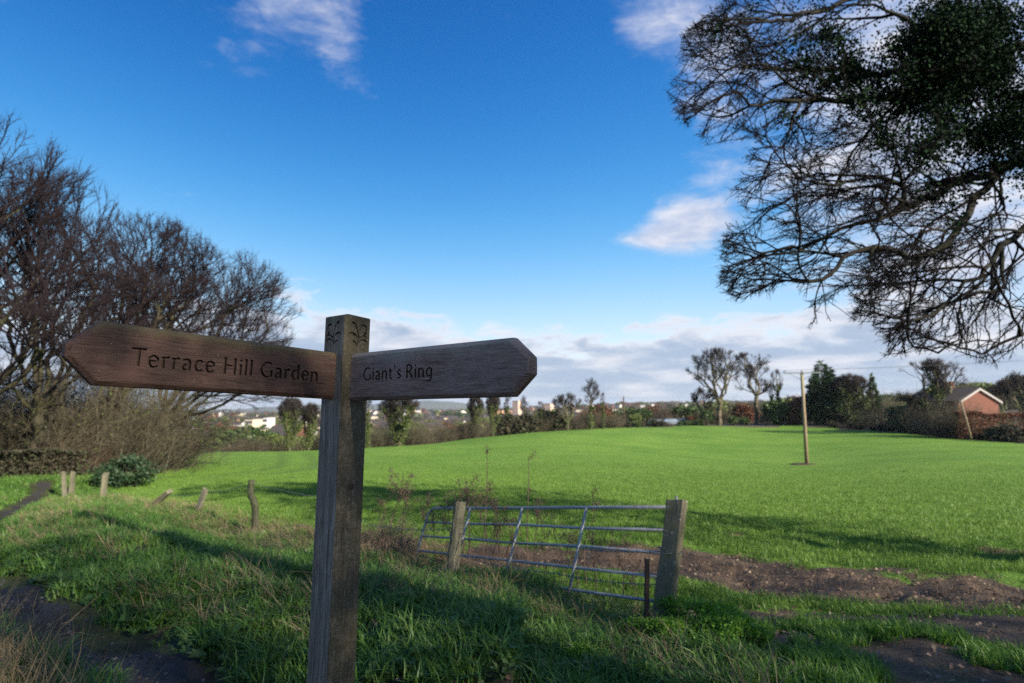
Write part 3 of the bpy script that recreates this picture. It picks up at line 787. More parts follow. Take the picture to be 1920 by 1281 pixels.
SX, SY, STH = -0.5329, 1.8179, -0.6382
def build_signpost():
    zg = hz(SX, SY)
    root = thing('signpost', (SX - 0.0146 * 1.65, SY - 0.0024 * 1.65, zg), 'weathered wooden fingerpost with two carved arms standing in the grass in front', 'signpost',
                 rot=(-0.0024 * math.cos(0) , 0.0146, 0))
    root.rotation_mode = 'XYZ'
    # local frame of the post: +X is the right-hand face's outward side, -Y... the left-hand face's
    ez = EYE - zg
    a = 0.05; top = ez + 0.284
    m = MB()
    prof = [(-a, -a), (a, -a), (a, a), (-a, a)]
    vs, fs = [], []
    zs = [-0.35, ez - 0.30, top - 0.004]
    for z in zs: vs += [(x, y, z) for x, y in prof]
    for i in range(len(zs) - 1):
        for j in range(4):
            q, r2 = i * 4 + j, i * 4 + (j + 1) % 4
            fs.append((q, r2, r2 + 4, q + 4))
    k = (len(zs) - 1) * 4
    vs.append((0, 0, top + 0.010)); ap = len(vs) - 1
    for j in range(4): fs.append((k + j, k + (j + 1) % 4, ap))
    fs.append((3, 2, 1, 0))
    m.poly(vs, fs)
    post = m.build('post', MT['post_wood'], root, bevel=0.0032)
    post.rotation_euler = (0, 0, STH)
    # carved oak-leaf emblem on the two visible faces, cut below the top
    D = lambda x, y: [(x - 3, y - 2, 9), (x + 3, y + 2, 11)]
    em = [[(710, 503, 9), (712, 440, 11), (726, 395, 13), (716, 342, 11), (700, 292, 9)], [(700, 300, 14), (690, 250, 14), (668, 226, 15), (640, 212, 16)],
          [(726, 398, 11), (760, 381, 12), (795, 368, 13), (822, 385, 15)], [(780, 372, 10), (792, 345, 24), (812, 328, 18)], [(712, 402, 11), (690, 370, 14), (665, 352, 15), (630, 352, 15), (605, 371, 15)],
          [(714, 465, 10), (745, 430, 12), (775, 420, 14), (800, 425, 14), (828, 440, 15)], [(708, 492, 10), (690, 462, 12), (660, 441, 16)], [(755, 246, 17), (775, 240, 18), (797, 246, 18), (818, 262, 17)],
          [(818, 272, 14), (808, 300, 16)], [(640, 222, 16), (662, 238, 14)], [(652, 360, 15), (676, 380, 13)], [(700, 268, 13), (684, 262, 15)], [(795, 398, 15), (806, 412, 15)]]
    for (x, y) in [(738, 280), (760, 325), (657, 456), (690, 432), (822, 462), (795, 484), (757, 486), (748, 262), (785, 318), (676, 444)]: em.append(D(x, y))
    def emblem(face):
        out = []
        for s in em:
            out.append([((x - 707) / 305 * 0.1 * (1 if face == 'R' else -1), ez + 0.284 - (y - 128) / 6.40 / 1067 * 1.78, w * 1.2 / 6.4 / 1067 * 1.78) for x, y, w in s])
        return out
    # right face: outward +X, runs along +Y away from the front edge; left face: outward -Y, runs along -X
    carve(post, emblem('R'), lambda u, v, w: (a + w, u, v), 0.004, -0.006)
    carve(post, emblem('L'), lambda u, v, w: (u, -a - w, v), 0.004, -0.006)
    kn = MB()
    for k2, (rr, zz) in enumerate([(0.010, 0)]):
        kn.tube([(a - 0.004, 0.004, ez - 0.250), (a + 0.0012, 0.004, ez - 0.252), (a + 0.0022, 0.004, ez - 0.252)], [0.013, 0.010, 0.003], 10)
    ko = kn.build('knot', MT['groove'], root, smooth=True); ko.rotation_euler = (0, 0, STH)
    cr = MB()
    for (y, z0, z1, w) in [(-0.022, ez - .56, ez - .30, .0016), (0.02, ez - .9, ez - .62, .0013), (-0.004, ez - 1.0, ez - .72, .0015)]:
        n = 9
        L = [(-y * 1.0, z0 + (z1 - z0) * i / (n - 1), 2 * w * math.sin(math.pi * (i + .15) / (n - .7)) + 1e-4) for i in range(n)]
        L = [(q[0] + 0.0012 * math.sin(i * 1.9), q[1], q[2]) for i, q in enumerate(L)]
        v2, f2 = strokes_mesh([L], lambda u, v, ww: (u, -a - ww, v), 0.0004, -0.002)
        cr.poly(v2, f2)
    co = cr.build('drying_crack', MT['groove'], root); co.rotation_euler = (0, 0, STH)
    # the arms: pointed boards with chamfered edges, let into the post
    def arm(side, h, zc, l1, l2, tip, slope, off, txt, xs, ys, cap, mt, label):
        thick = 0.036; c = 0.011
        start = 0.022
        outl = [(start, -h / 2), (l1, -h / 2), (l2, -tip), (l2, tip), (l1, h / 2), (start, h / 2)]
        inn = [(start, -h / 2 + c), (l1 - c * 0.45, -h / 2 + c), (l2 - c, -tip + c * .4), (l2 - c, tip - c * .4), (l1 - c * 0.45, h / 2 - c), (start, h / 2 - c)]
        vs, fs = [], []
        n = 6; yf = -thick / 2; yb = thick / 2
        for pts, y in ((inn, yf), (outl, yf + c * 0.8), (outl, yb - c * 0.8), (inn, yb)): vs += [(x, y, z) for x, z in pts]
        fs.append(tuple(range(n))); fs.append(tuple(reversed(range(3 * n, 4 * n))))
        for L in range(3):
            for j in range(n): fs.append((L * n + j, L * n + (j + 1) % n, (L + 1) * n + (j + 1) % n, (L + 1) * n + j))
        mb = MB(); mb.poly(vs, fs)
        o = mb.build('finger_board', mt, root, bevel=0.0016, seg=1)
        o['label'] = label
        # side 'L': runs along local -Y of the post, seen side is +X; side 'R': runs along +X, seen side is -Y
        ang = STH if side == 'R' else STH - math.pi / 2
        o.rotation_euler = (0, -math.atan(slope), ang)
        nx, ny = (math.sin(STH), -math.cos(STH)) if side == 'R' else (math.cos(STH), math.sin(STH))
        cofs = off - thick / 2
        o.location = (nx * cofs, ny * cofs, ez + zc)
        if side == 'L':
            # mirrored reading direction: the seen side is the board's +Y side
            tr = lambda u, v, w: (-u, thick / 2 + w, v)
        else:
            tr = lambda u, v, w: (u, -thick / 2 - w, v)
        st, _ = text_strokes(txt, xs, ys, cap[0], cap[1], cap[2])
        n = carve(o, st, tr, 0.006, -0.0085)
        for mt2 in (): pass
        return o
    # text start / baseline in board coordinates
    arm('L', 0.1452, 0.089, 0.6788, 0.7376, 0.0137, 0.0306, 0.0119 + 0.004, 'Terrace Hill Garden', *TXT_L, MT['sign_red'], 'red-brown left arm reading Terrace Hill Garden')
    arm('R', 0.1476, 0.0869, 0.6746, 0.7330, 0.0212, 0.0216, 0.0185, "Giant's Ring", *TXT_R, MT['sign_purple'], 'purple-grey right arm reading Giant\'s Ring')
    return root
capL = 0.0430; wL = text_width('Terrace Hill Garden', 0.035)
TXT_L = (-0.613, -0.0222, (0.506 / wL, capL, 0.035))
capR = 0.0390; wR = text_width("Giant's Ring", 0.03)
TXT_R = (0.1085, -0.0135, (0.2985 / wR, capR, 0.03))
build_signpost()
# ------------------------------------------------------------------ trees
def resample(pl, step):
    pl = [np.asarray(p, float) for p in pl]
    out = [pl[0]]
    for a, c in zip(pl[:-1], pl[1:]):
        n = max(1, int(round(np.linalg.norm(c - a) / step)))
        for i in range(1, n + 1): out.append(a + (c - a) * i / n)
    return out

def grow(limbs, attr_pts, step, infl, kill, iters=120, jit=0.25, bias=(0, 0, 0), seed=1, maxn=9000):
    """branches that grow into the given crown points (space colonisation); limbs are start polylines"""
    g = np.random.default_rng(seed)
    pos, par = [], []
    for li, pl in enumerate(limbs):
        pts = resample(pl, step)
        if li > 0:
            d = np.linalg.norm(np.array(pos) - pts[0], axis=1); prev = int(d.argmin())
            if d[prev] > step * 1.2: pts = resample([pos[prev], pts[0]], step)[1:] + pts[1:]
            elif d[prev] < step * .6: pts = pts[1:]
        else: prev = -1
        for i, p in enumerate(pts):
            w = g.normal(0, step * 0.10, 3) if i else np.zeros(3)
            pos.append(np.asarray(p) + w); par.append(prev); prev = len(pos) - 1
    n0 = len(pos)
    cap = maxn + 10
    Pn = np.zeros((cap, 3)); Pn[:n0] = pos
    Pa = np.full(cap, -1, np.int64); Pa[:n0] = par
    nch = np.zeros(cap, np.int64)
    for q in par:
        if q >= 0: nch[q] += 1
    A = np.asarray(attr_pts, float)
    best = np.full(len(A), 1e18); bi = np.zeros(len(A), np.int64)
    def upd(lo, hi):
        nonlocal best, bi
        d = ((A[:, None] - Pn[None, lo:hi]) ** 2).sum(-1)
        j = d.argmin(1); dm = d[np.arange(len(A)), j]
        w = dm < best; best[w] = dm[w]; bi[w] = j[w] + lo
    for lo in range(0, n0, 200): upd(lo, min(n0, lo + 200))
    n = n0; bias = np.asarray(bias, float)
    for it in range(iters):
        keep = best > kill * kill
        A, best, bi = A[keep], best[keep], bi[keep]
        if not len(A): break
        act = best < infl * infl
        if not act.any():
            act = best <= best.min() * 1.05
        ids = bi[act]; v = A[act] - Pn[ids]; v /= np.linalg.norm(v, axis=1)[:, None] + 1e-9
        un, inv = np.unique(ids, return_inverse=True)
        acc = np.zeros((len(un), 3)); np.add.at(acc, inv, v)
        acc /= np.linalg.norm(acc, axis=1)[:, None] + 1e-9
        acc += bias + g.normal(0, jit, acc.shape)
        acc /= np.linalg.norm(acc, axis=1)[:, None] + 1e-9
        ok = nch[un] < 4
        un, acc = un[ok], acc[ok]
        if not len(un) or n + len(un) > maxn: break
        k = len(un)
        Pn[n:n + k] = Pn[un] + acc * step; Pa[n:n + k] = un; nch[un] += 1
        upd(n, n + k); n += k
    return Pn[:n].copy(), Pa[:n].copy()

def fork(limbs, levels, L0, ratio, nseg, wander, lift, inside, seed=1, side=0.55, ang=(22, 50), fork_ang=(12, 30), limb_every=2, maxn=40000, endfork=2):
    """branches that fork again and again: straight tapering shoots, each a little crooked, kept inside the crown"""
    g = np.random.default_rng(seed)
    step = L0 / nseg
    pos, par = [], []
    starts = []
    for li, pl in enumerate(limbs):
        pts = resample(pl, step)
        if li > 0:
            d = np.linalg.norm(np.array(pos) - pts[0], axis=1); prev = int(d.argmin())
            if d[prev] > step * 1.2: pts = resample([pos[prev], pts[0]], step)[1:] + pts[1:]
            elif d[prev] < step * .6: pts = pts[1:]
        else: prev = -1
        for i, p in enumerate(pts):
            pos.append(np.asarray(p) + (g.normal(0, step * 0.13, 3) if i else 0)); par.append(prev); prev = len(pos) - 1
            if prev > 3 and (i % limb_every == 0 or i > len(pts) - 3) and bool(inside(np.array([pos[-1]]))[0]): starts.append(prev)
            if i == len(pts) - 1: starts += [prev] * 2
    Pn = np.zeros((maxn, 3)); Pa = np.full(maxn, -1, np.int64); n = len(pos)
    Pn[:n] = pos; Pa[:n] = par
    def turn(d, a0, a1):
        ax = np.cross(d, g.normal(0, 1, d.shape)); ax /= np.linalg.norm(ax, axis=1)[:, None] + 1e-9
        a = R(1) * g.uniform(a0, a1, len(d))[:, None]
        return d * np.cos(a) + ax * np.sin(a)
    st = np.array(starts); d = Pn[st] - Pn[np.maximum(Pa[st], 0)]; d /= np.linalg.norm(d, axis=1)[:, None] + 1e-9
    d = turn(d, *ang)
    L = L0 * g.uniform(.6, 1.15, len(st))
    lift = np.asarray(lift, float)
    for lv in range(levels):
        cs, cd, cl = [], [], []
        cur, dd = st.copy(), d.copy(); alive = np.ones(len(st), bool)
        for k in range(nseg):
            dd = dd + g.normal(0, wander, dd.shape) + lift * (0.6 + 0.25 * lv) / nseg
            dd /= np.linalg.norm(dd, axis=1)[:, None] + 1e-9
            q = Pn[cur] + dd * (L / nseg)[:, None]
            alive &= inside(q)
            i = np.nonzero(alive)[0]
            if not len(i) or n + len(i) > maxn: break
            Pn[n:n + len(i)] = q[i]; Pa[n:n + len(i)] = cur[i]; cur[i] = np.arange(n, n + len(i)); n += len(i)
            if k >= 0 and k < nseg - 1:
                j = i[g.random(len(i)) < side]
                cs.append(cur[j]); cd.append(turn(dd[j], *ang)); cl.append(L[j] * ratio * g.uniform(.65, 1.05, len(j)))
            if k == nseg - 1:
                for _ in range(endfork):
                    cs.append(cur[i]); cd.append(turn(dd[i], *fork_ang)); cl.append(L[i] * ratio * g.uniform(.8, 1.15, len(i)))
        if not cs: break
        st, d, L = np.concatenate(cs), np.concatenate(cd), np.concatenate(cl)
    return Pn[:n].copy(), Pa[:n].copy()

def in_ells(ells, rag=0.10, seed=0):
    """inside any of the ellipsoids, with an uneven skin"""
    def f(p):
        ok = np.zeros(len(p), bool)
        w = (npnoise(p[:, 0] * .9 + p[:, 2] * .7, p[:, 1] * .9 - p[:, 2] * .5, seed) - 0.5) * 2 * rag + 1
        for c, r in ells:
            ok |= (((p - np.asarray(c)) / np.asarray(r)) ** 2).sum(1) < w * w
        return ok
    return f

def radii(par, r0, ex, rmax=None):
    n = len(par); acc = np.zeros(n); r = np.zeros(n)
    for i in range(n - 1, -1, -1):
        r[i] = max(r0, acc[i] ** (1 / ex)) if acc[i] > 0 else r0
        if par[i] >= 0: acc[par[i]] += r[i] ** ex
    if rmax: r = np.minimum(r, rmax)
    return r

def skin(pos, par, r, sel, sides):
    """tapered tubes round the chosen segments"""
    n = len(pos)
    main = np.full(n, -1, np.int64); order = np.argsort(r)
    for i in order:
        if par[i] >= 0: main[par[i]] = i
    segd = np.zeros((n, 3)); hp = par >= 0
    segd[hp] = pos[hp] - pos[par[hp]]
    segd[~hp] = (0, 0, 1)
    segd /= np.linalg.norm(segd, axis=1)[:, None] + 1e-9
    tan = segd.copy(); hm = main >= 0
    tan[hm] += segd[main[hm]]
    tan /= np.linalg.norm(tan, axis=1)[:, None] + 1e-9
    i = np.nonzero(sel & hp)[0]; p = par[i]
    ismain = main[p] == i
    tA = np.where(ismain[:, None], tan[p], segd[i]); rA = np.where(ismain, r[p], np.minimum(r[p], r[i] * 1.25))
    def ring(c, t, rad):
        ref = np.tile(np.array([0.31, 0.17, 0.935]), (len(t), 1))
        bad = np.abs((t * ref).sum(1)) > 0.93
        ref[bad] = (0.9, -0.35, 0.1)
        u = np.cross(t, ref); u /= np.linalg.norm(u, axis=1)[:, None] + 1e-9
        v = np.cross(t, u)
        a = np.arange(sides) * 2 * np.pi / sides
        return c[:, None] + rad[:, None, None] * (np.cos(a)[None, :, None] * u[:, None] + np.sin(a)[None, :, None] * v[:, None])
    # both rings share the far end's reference so that the tube does not twist
    A = ring(pos[p], tA, rA); B = ring(pos[i], tan[i], r[i])
    V = np.concatenate([A, B], 1).reshape(-1, 3)
    m = len(i); base = np.arange(m)[:, None] * 2 * sides; j = np.arange(sides)[None]
    F = np.stack([base + j, base + (j + 1) % sides, base + sides + (j + 1) % sides, base + sides + j], -1).reshape(-1, 4)
    return V, F

def spikes(base, dirs, length, rad):
    """thin three-sided twigs running to a point"""
    t = dirs / (np.linalg.norm(dirs, axis=1)[:, None] + 1e-9)
    ref = np.tile(np.array([0.3, 0.2, 0.93]), (len(t), 1)); bad = np.abs((t * ref).sum(1)) > 0.93; ref[bad] = (1, 0, 0)
    u = np.cross(t, ref); u /= np.linalg.norm(u, axis=1)[:, None] + 1e-9; v = np.cross(t, u)
    a = np.arange(3) * 2 * np.pi / 3
    rg = base[:, None] + np.asarray(rad).reshape(-1, 1, 1) * (np.cos(a)[None, :, None] * u[:, None] + np.sin(a)[None, :, None] * v[:, None])
    tip = (base + t * np.asarray(length).reshape(-1, 1))[:, None]
    V = np.concatenate([rg, tip], 1).reshape(-1, 3)
    k = np.arange(len(t))[:, None] * 4
    F = np.concatenate([k + np.array([[0, 1, 3]]), k + np.array([[1, 2, 3]]), k + np.array([[2, 0, 3]])], 0)
    return V, F

def twigs(pos, par, r, thr, k, length, rad, seed=0, spread=0.9, lift=0.0):
    """sprays of fine twigs on all thin branches"""
    g = np.random.default_rng(seed)
    i = np.nonzero((r < thr) & (par >= 0))[0]
    i = np.repeat(i, k)
    d = pos[i] - pos[par[i]]; d /= np.linalg.norm(d, axis=1)[:, None] + 1e-9
    d = d + g.normal(0, spread * 0.6, d.shape) + np.array([0, 0, lift])
    d /= np.linalg.norm(d, axis=1)[:, None] + 1e-9
    L = length * g.uniform(0.4, 1.2, len(i)); s = g.random(len(i))[:, None]
    b0 = pos[par[i]] * (1 - s) + pos[i] * s
    V1, F1 = spikes(b0, d, L, np.full(len(i), rad))
    # a side twig on each
    d2 = d + g.normal(0, 0.55, d.shape)
    V2, F2 = spikes(b0 + d * (L * g.uniform(0.3, 0.7, len(i)))[:, None], d2, L * 0.6, np.full(len(i), rad * 0.7))
    return np.concatenate([V1, V2]), np.concatenate([F1, F2 + len(V1)])

def leaf_cards(c, size, seed=0, up=0.3, aspect=0.75):
    """one small folded leaf at each point"""
    g = np.random.default_rng(seed); n = len(c)
    nrm = g.normal(0, 1, (n, 3)); nrm[:, 2] += up; nrm /= np.linalg.norm(nrm, axis=1)[:, None]
    t = np.cross(nrm, g.normal(0, 1, (n, 3))); t /= np.linalg.norm(t, axis=1)[:, None] + 1e-9
    b2 = np.cross(nrm, t)
    s = (np.asarray(size) * g.uniform(0.6, 1.25, n))[:, None]
    V = np.stack([c - t * s * .5, c + b2 * s * aspect * .5 + nrm * s * .08, c + t * s * .5, c - b2 * s * aspect * .5 + nrm * s * .08], 1).reshape(-1, 3)
    k = np.arange(n)[:, None] * 4
    return V, np.concatenate([k + np.array([[0, 1, 2]]), k + np.array([[0, 2, 3]])], 0)

def ball(n, c, rad, seed=0, shell=0.0, zmin=None):
    """points inside an ellipsoid, more of them near its skin when shell > 0"""
    g = np.random.default_rng(seed)
    v = g.normal(0, 1, (n, 3)); v /= np.linalg.norm(v, axis=1)[:, None]
    rr = g.random(n) ** (1 / 3.0); rr = rr * (1 - shell) + shell * (0.75 + 0.25 * g.random(n))
    p = np.asarray(c) + v * rr[:, None] * np.asarray(rad)
    if zmin is not None: p = p[p[:, 2] > zmin]
    return p

def tree_meshes(stub, pos, par, r, r_split, bark_m, twig_m, tw=None, sides=(7, 4)):
    V, F = skin(pos, par, r, r >= r_split, sides[0])
    a = mesh_np('trunk', V, F, bark_m, smooth=True)
    V, F = skin(pos, par, r, r < r_split, sides[1])
    Fs = [F]
    if tw is not None:
        V2, F2 = tw; Fs.append(F2 + len(V)); V = np.concatenate([V, V2])
    c = mesh_np('crown', V, Fs, twig_m)
    return a, c

def place(parts, name, loc, label, cat, group=None, rotz=0.0, scale=1.0):
    t = thing(name, loc, label, cat, group, (0, 0, rotz), scale)
    for nm, me, kind in parts:
        o = obj(nm, me, t)
        if kind: o['kind'] = kind
    return t

# ---- the big overhanging tree, its trunk beyond the right edge of the view
def build_overhang():
    bx, by = 13.4, 2.4
    g = np.random.default_rng(5)
    base = np.array([bx, by, hz(bx, by) - 0.3])
    rel = lambda p: p - base
    Q = lambda px, py, Y: P(px, py, Y)
    Lt = [base, base + (-0.1, 0, 2.2), base + (-0.3, 0.1, 4.4), base + (-0.2, -0.1, 7.0), base + (0.2, 0.2, 10.0), base + (0.3, 0.0, 13.0)]
    A0 = base + (-0.25, 0.1, 3.8); A1 = base + (-0.25, 0, 6.0); A2 = base + (-.1, 0, 8.0)
    limbs = [Lt,
             [A0, Q(2180, 330, 9.3), Q(2020, 285, 9.1), Q(1920, 298, 9.0), Q(1850, 330, 8.8), Q(1785, 350, 8.7), Q(1690, 393, 8.5), Q(1600, 424, 8.3), Q(1540, 450, 8.2), Q(1482, 468, 8.0), Q(1430, 475, 7.9), Q(1395, 462, 7.8)],
             [Q(1880, 318, 8.9), Q(1832, 368, 8.5), Q(1800, 422, 8.2), Q(1772, 458, 8.0), Q(1724, 480, 7.8), Q(1660, 462, 7.7), Q(1606, 476, 7.6), Q(1572, 502, 7.5), Q(1540, 524, 7.4), Q(1512, 530, 7.3)],
             [Q(1540, 524, 7.4), Q(1546, 560, 7.35), Q(1556, 590, 7.3)],
             [Q(1690, 393, 8.5), Q(1700, 350, 8.2), Q(1660, 330, 8.1), Q(1610, 335, 8.0), Q(1560, 345, 7.9), Q(1500, 340, 7.8)],
             [A0 + (0, 0, -.3), Q(2150, 420, 8.2), Q(2000, 420, 8.0), Q(1920, 432, 7.9), Q(1878, 462, 7.8), Q(1850, 505, 7.6), Q(1800, 545, 7.5), Q(1760, 580, 7.4), Q(1715, 600, 7.3)],
             [Q(1878, 462, 7.8), Q(1880, 540, 7.6), Q(1830, 552, 7.5), Q(1800, 552, 7.4), Q(1795, 600, 7.4), Q(1815, 630, 7.4), Q(1760, 650, 7.3), Q(1690, 660, 7.2)],
             [A1, Q(2150, 130, 9.6), Q(1990, 90, 9.5), Q(1920, 85, 9.4), Q(1830, 112, 9.2), Q(1722, 130, 9.0), Q(1640, 142, 8.9), Q(1560, 128, 8.7), Q(1480, 130, 8.6), Q(1400, 120, 8.5), Q(1340, 130, 8.4)],
             [Q(1722, 130, 9.0), Q(1735, 70, 8.7), Q(1700, 30, 8.6), Q(1640, 10, 8.5)],
             [Q(1830, 112, 9.2), Q(1740, 180, 8.7), Q(1640, 190, 8.5), Q(1540, 185, 8.4), Q(1450, 190, 8.3), Q(1380, 205, 8.2)],
             [A2, Q(2150, -120, 10.2), Q(1960, -130, 10), Q(1800, -60, 9.8), Q(1660, -20, 9.6), Q(1540, 20, 9.4), Q(1440, 40, 9.3), Q(1380, 40, 9.2)],
             [A0 + (0, 0, -.6), Q(2250, 560, 7.4), Q(2050, 600, 7.2), Q(1930, 620, 7.1), Q(1880, 650, 7.0), Q(1850, 665, 7.0)],
             ]
    # crown space in view: an uneven outline with real depth; out of view: a round crown
    poly = [(1395, -60), (1300, 20), (1290, 90), (1262, 140), (1300, 215), (1345, 252), (1430, 240), (1400, 330), (1372, 350), (1420, 392), (1372, 410), (1358, 470), (1355, 530),
            (1385, 565), (1440, 545), (1470, 548), (1490, 520), (1520, 560), (1525, 610), (1580, 600), (1590, 545), (1610, 560), (1600, 600), (1640, 610), (1670, 650), (1650, 672), (1730, 660), (1790, 655),
            (1850, 690), (1860, 700), (1930, 650), (2050, 660), (2100, -60)]
    def inside(p):
        px = 960 + FPX * p[:, 0] / np.maximum(p[:, 1], .5); py = 760 - FPX * (p[:, 2] - EYE) / np.maximum(p[:, 1], .5)
        vis = inpoly(px, py, poly) & (p[:, 1] > 6.2) & (p[:, 1] < 10.8)
        q = (p - (base + (0.0, 1.5, 7.5))) / (3.6, 4.5, 4.5)
        out = ((q ** 2).sum(1) < 1) & (p[:, 0] > 0.98 * p[:, 1] + .6)
        return vis | out
    pos, par = fork(limbs, 5, 1.05, 0.74, 5, 0.125, (-0.26, 0, -0.13), inside, 4, 0.42, (22, 52), (12, 32), 2, 60000)
    r = radii(par, 0.0044, 2.45, 0.30)
    r *= 1 + 0.0 * r
    root = thing('overhanging_tree', base, 'big half bare tree reaching in from the right with dark ivy along its boughs', 'tree')
    tw = twigs(pos, par, r, 0.0085, 1, 0.13, 0.0045, 3, 0.9, -0.05)
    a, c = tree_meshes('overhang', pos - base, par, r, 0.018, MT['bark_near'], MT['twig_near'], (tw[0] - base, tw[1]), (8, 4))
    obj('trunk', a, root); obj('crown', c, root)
    # ivy on the upper boughs
    iv = []
    hub = [(1890, 70, 250, 130), (1740, 75, 165, 95), (1910, 220, 120, 100), (1610, 105, 95, 60), (1980, 120, 160, 200)]
    ppx = np.stack([960 + FPX * pos[:, 0] / pos[:, 1], 760 - FPX * (pos[:, 2] - EYE) / pos[:, 1]], -1)
    w = np.zeros(len(pos))
    for (cx, cy, sx, sy), amp in zip(hub, (1, .8, .8, .22, 1)): w = np.maximum(w, amp * np.exp(-((ppx[:, 0] - cx) / sx) ** 2 - ((ppx[:, 1] - cy) / sy) ** 2))
    w *= (pos[:, 1] > 6) * (pos[:, 2] > 3.2)
    tr = (r > 0.10) * 0.12
    w = np.maximum(w, tr * (pos[:, 2] > 3))
    w = w * (0.35 + 0.65 * (npnoise(pos[:, 0] * 1.7 + pos[:, 2] * .6, pos[:, 1] * 1.3 + pos[:, 2] * 1.7, 77) > 0.47))
    pr2 = np.clip(w, 0, 1) ** 1.3; pr2 /= pr2.sum()
    hubs = g.choice(len(pos), 560, p=pr2)
    ii = np.repeat(hubs, 110)
    cpt = pos[ii] + g.normal(0, 1, (len(ii), 3)) * (g.uniform(.07, .24, len(hubs))[:, None].repeat(110, 0).reshape(-1, 1))
    V, F = leaf_cards(cpt - base, np.full(len(ii), 0.050), 8, 0.5, 0.85)
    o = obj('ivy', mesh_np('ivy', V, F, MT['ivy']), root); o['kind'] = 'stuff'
build_overhang()

# ---- the row of tall bare trees on the left
def build_left_trees():
    specs = [
        # name label base px,Y ; crown ellipsoids (px, py, Y, rx, rz, n)
        ('tallest bare tree with spreading crown at the left edge', (-60, 20.0), [(-40, 420, 20, 4.3, 4.0, 1500), (60, 520, 19.6, 2.6, 3.0, 700), (30, 640, 19, 3.0, 1.8, 500)], 31),
        ('bare tree with a dense purple-brown crown, second from the left edge', (80, 24.0), [(105, 500, 24, 3.3, 4.0, 1500), (190, 560, 24.3, 2.6, 2.6, 700), (40, 680, 23.6, 3.2, 1.8, 500)], 32),
        ('bare tree with many upright forks behind the left arm of the signpost', (200, 28.0), [(270, 545, 28, 3.2, 3.8, 1500), (330, 520, 28.3, 2.3, 2.6, 700), (190, 680, 27.6, 3.0, 2.2, 600)], 33),
        ('domed bare tree whose crown hangs over the field edge, nearest the post', (285, 32.0), [(440, 590, 32, 3.5, 3.7, 1800), (350, 600, 32, 3.6, 4.0, 900), (440, 715, 31.6, 3.4, 1.7, 450)], 34),
    ]
    for label, (bpx, Y), ells, sd in specs:
        b0 = G(bpx, Y) - (0, 0, 0.3)
        g = np.random.default_rng(sd)
        E_ = [(P(px, py, Yc), (rx, rx, rz)) for (px, py, Yc, rx, rz, n) in ells]
        c0 = P(ells[0][0], ells[0][1], ells[0][2])
        h = c0[2] - b0[2]
        v = c0 - b0; v[2] = 0
        crotch = b0 + np.array([v[0] * .18, v[1] * .1, h * .30])
        limbs = [[b0, b0 + (v[0] * .06, 0, h * .12), crotch, crotch + (v[0] * .25, 0.2, h * .22), crotch + (v[0] * .55, 0.1, h * .45)]]
        for k in range(9):
            a = g.uniform(0, 2 * math.pi); q = g.uniform(0.6, 2.2)
            tgt = P(*ells[k % len(ells)][:3]) + (math.cos(a) * q, math.sin(a) * q, g.uniform(-1.5, 0.4))
            limbs.append([crotch + (0, 0, g.uniform(-0.4, 0.8)), crotch * .5 + tgt * .5 + (0, 0, -.3), tgt])
        env = in_ells(E_, .09, sd)
        pos, par = fork(limbs, 5, 1.95, 0.76, 5, 0.075, (0, 0, 0.10), env, sd, 0.25, (22, 50), (10, 28), 5, 26000)
        r = radii(par, 0.0085, 2.35, 0.30)
        tw = twigs(pos, par, r, 0.0118, 1, 0.45, 0.0055, sd, 0.55, 0.3)
        a, c = tree_meshes('left', pos - b0, par, r, 0.045, MT['bark_left'], MT['twig_left'], (tw[0] - b0, tw[1]), (6, 3))
        t = thing('bare_tree', b0, label, 'tree', 'bare trees along the path on the left')
        obj('trunk', a, t); obj('crown', c, t)
build_left_trees()
# ------------------------------------------------------------------ gate, posts and wires
def pxof(p):
    p = np.asarray(p, float) - (0, 0, EYE)
    zc = p[1] * math.cos(PITCH) + p[2] * math.sin(PITCH); yc = -p[1] * math.sin(PITCH) + p[2] * math.cos(PITCH)
    return 960 + FPX * p[0] / zc, 640.5 - FPX * yc / zc

def build_gate():
    RT, RB, LT = P(1256, 951, 5.36), P(1220, 1174, 5.16), P(806, 953, 8.7)
    down = RB - RT; along = LT - RT
    base = (RT + down + LT + down) / 2
    root = thing('field_gate', base, 'galvanised tubular farm gate leaning back and half sunk in the bank', 'gate')
    pt = lambda t, s: RT + along * t + down * s - base
    def t_for(px):
        lo, hi = 0.0, 1.0
        for _ in range(40):
            m = (lo + hi) / 2
            if pxof(RT + along * m)[0] > px: lo = m
            else: hi = m
        return lo
    # top rail bent round into the end stile
    m = MB()
    pts = [pt(-0.03, 0), pt(0.3, 0), pt(0.6, 0.004), pt(0.965, 0)]
    for a in range(1, 6):
        q = a / 5 * math.pi / 2
        pts.append(pt(0.965 + 0.035 * math.sin(q), 0.14 * (1 - math.cos(q))))
    pts += [pt(1.0, 0.5), pt(1.0, 1.0)]
    m.tube(pts, 0.0175, 10); m.build('frame', MT['galv'], root, smooth=True)
    for k in range(1, 6):
        m = MB(); s = k / 5
        bow = 0.012 * math.sin(k * 2.1)
        m.tube([pt(-0.02, s), pt(0.25, s + bow), pt(0.5, s - bow * .5), pt(0.75, s + bow * .6), pt(1.0, s)], 0.0150, 8); m.build('rail', MT['galv'], root, smooth=True)
    for px in (1101, 981, 884):
        t = t_for(px); m = MB()
        off = np.array([-0.010, -0.016, 0])
        m.tube([pt(t, 0.0) + off, pt(t, 0.5) + off, pt(t, 1.0) + off], 0.0155, 8); m.build('upright', MT['galv'], root, smooth=True)
    m = MB(); m.tube([pt(-0.02, -0.01), pt(-0.02, 1.0)], 0.0175, 8); m.build('upright', MT['galv'], root, smooth=True)
build_gate()

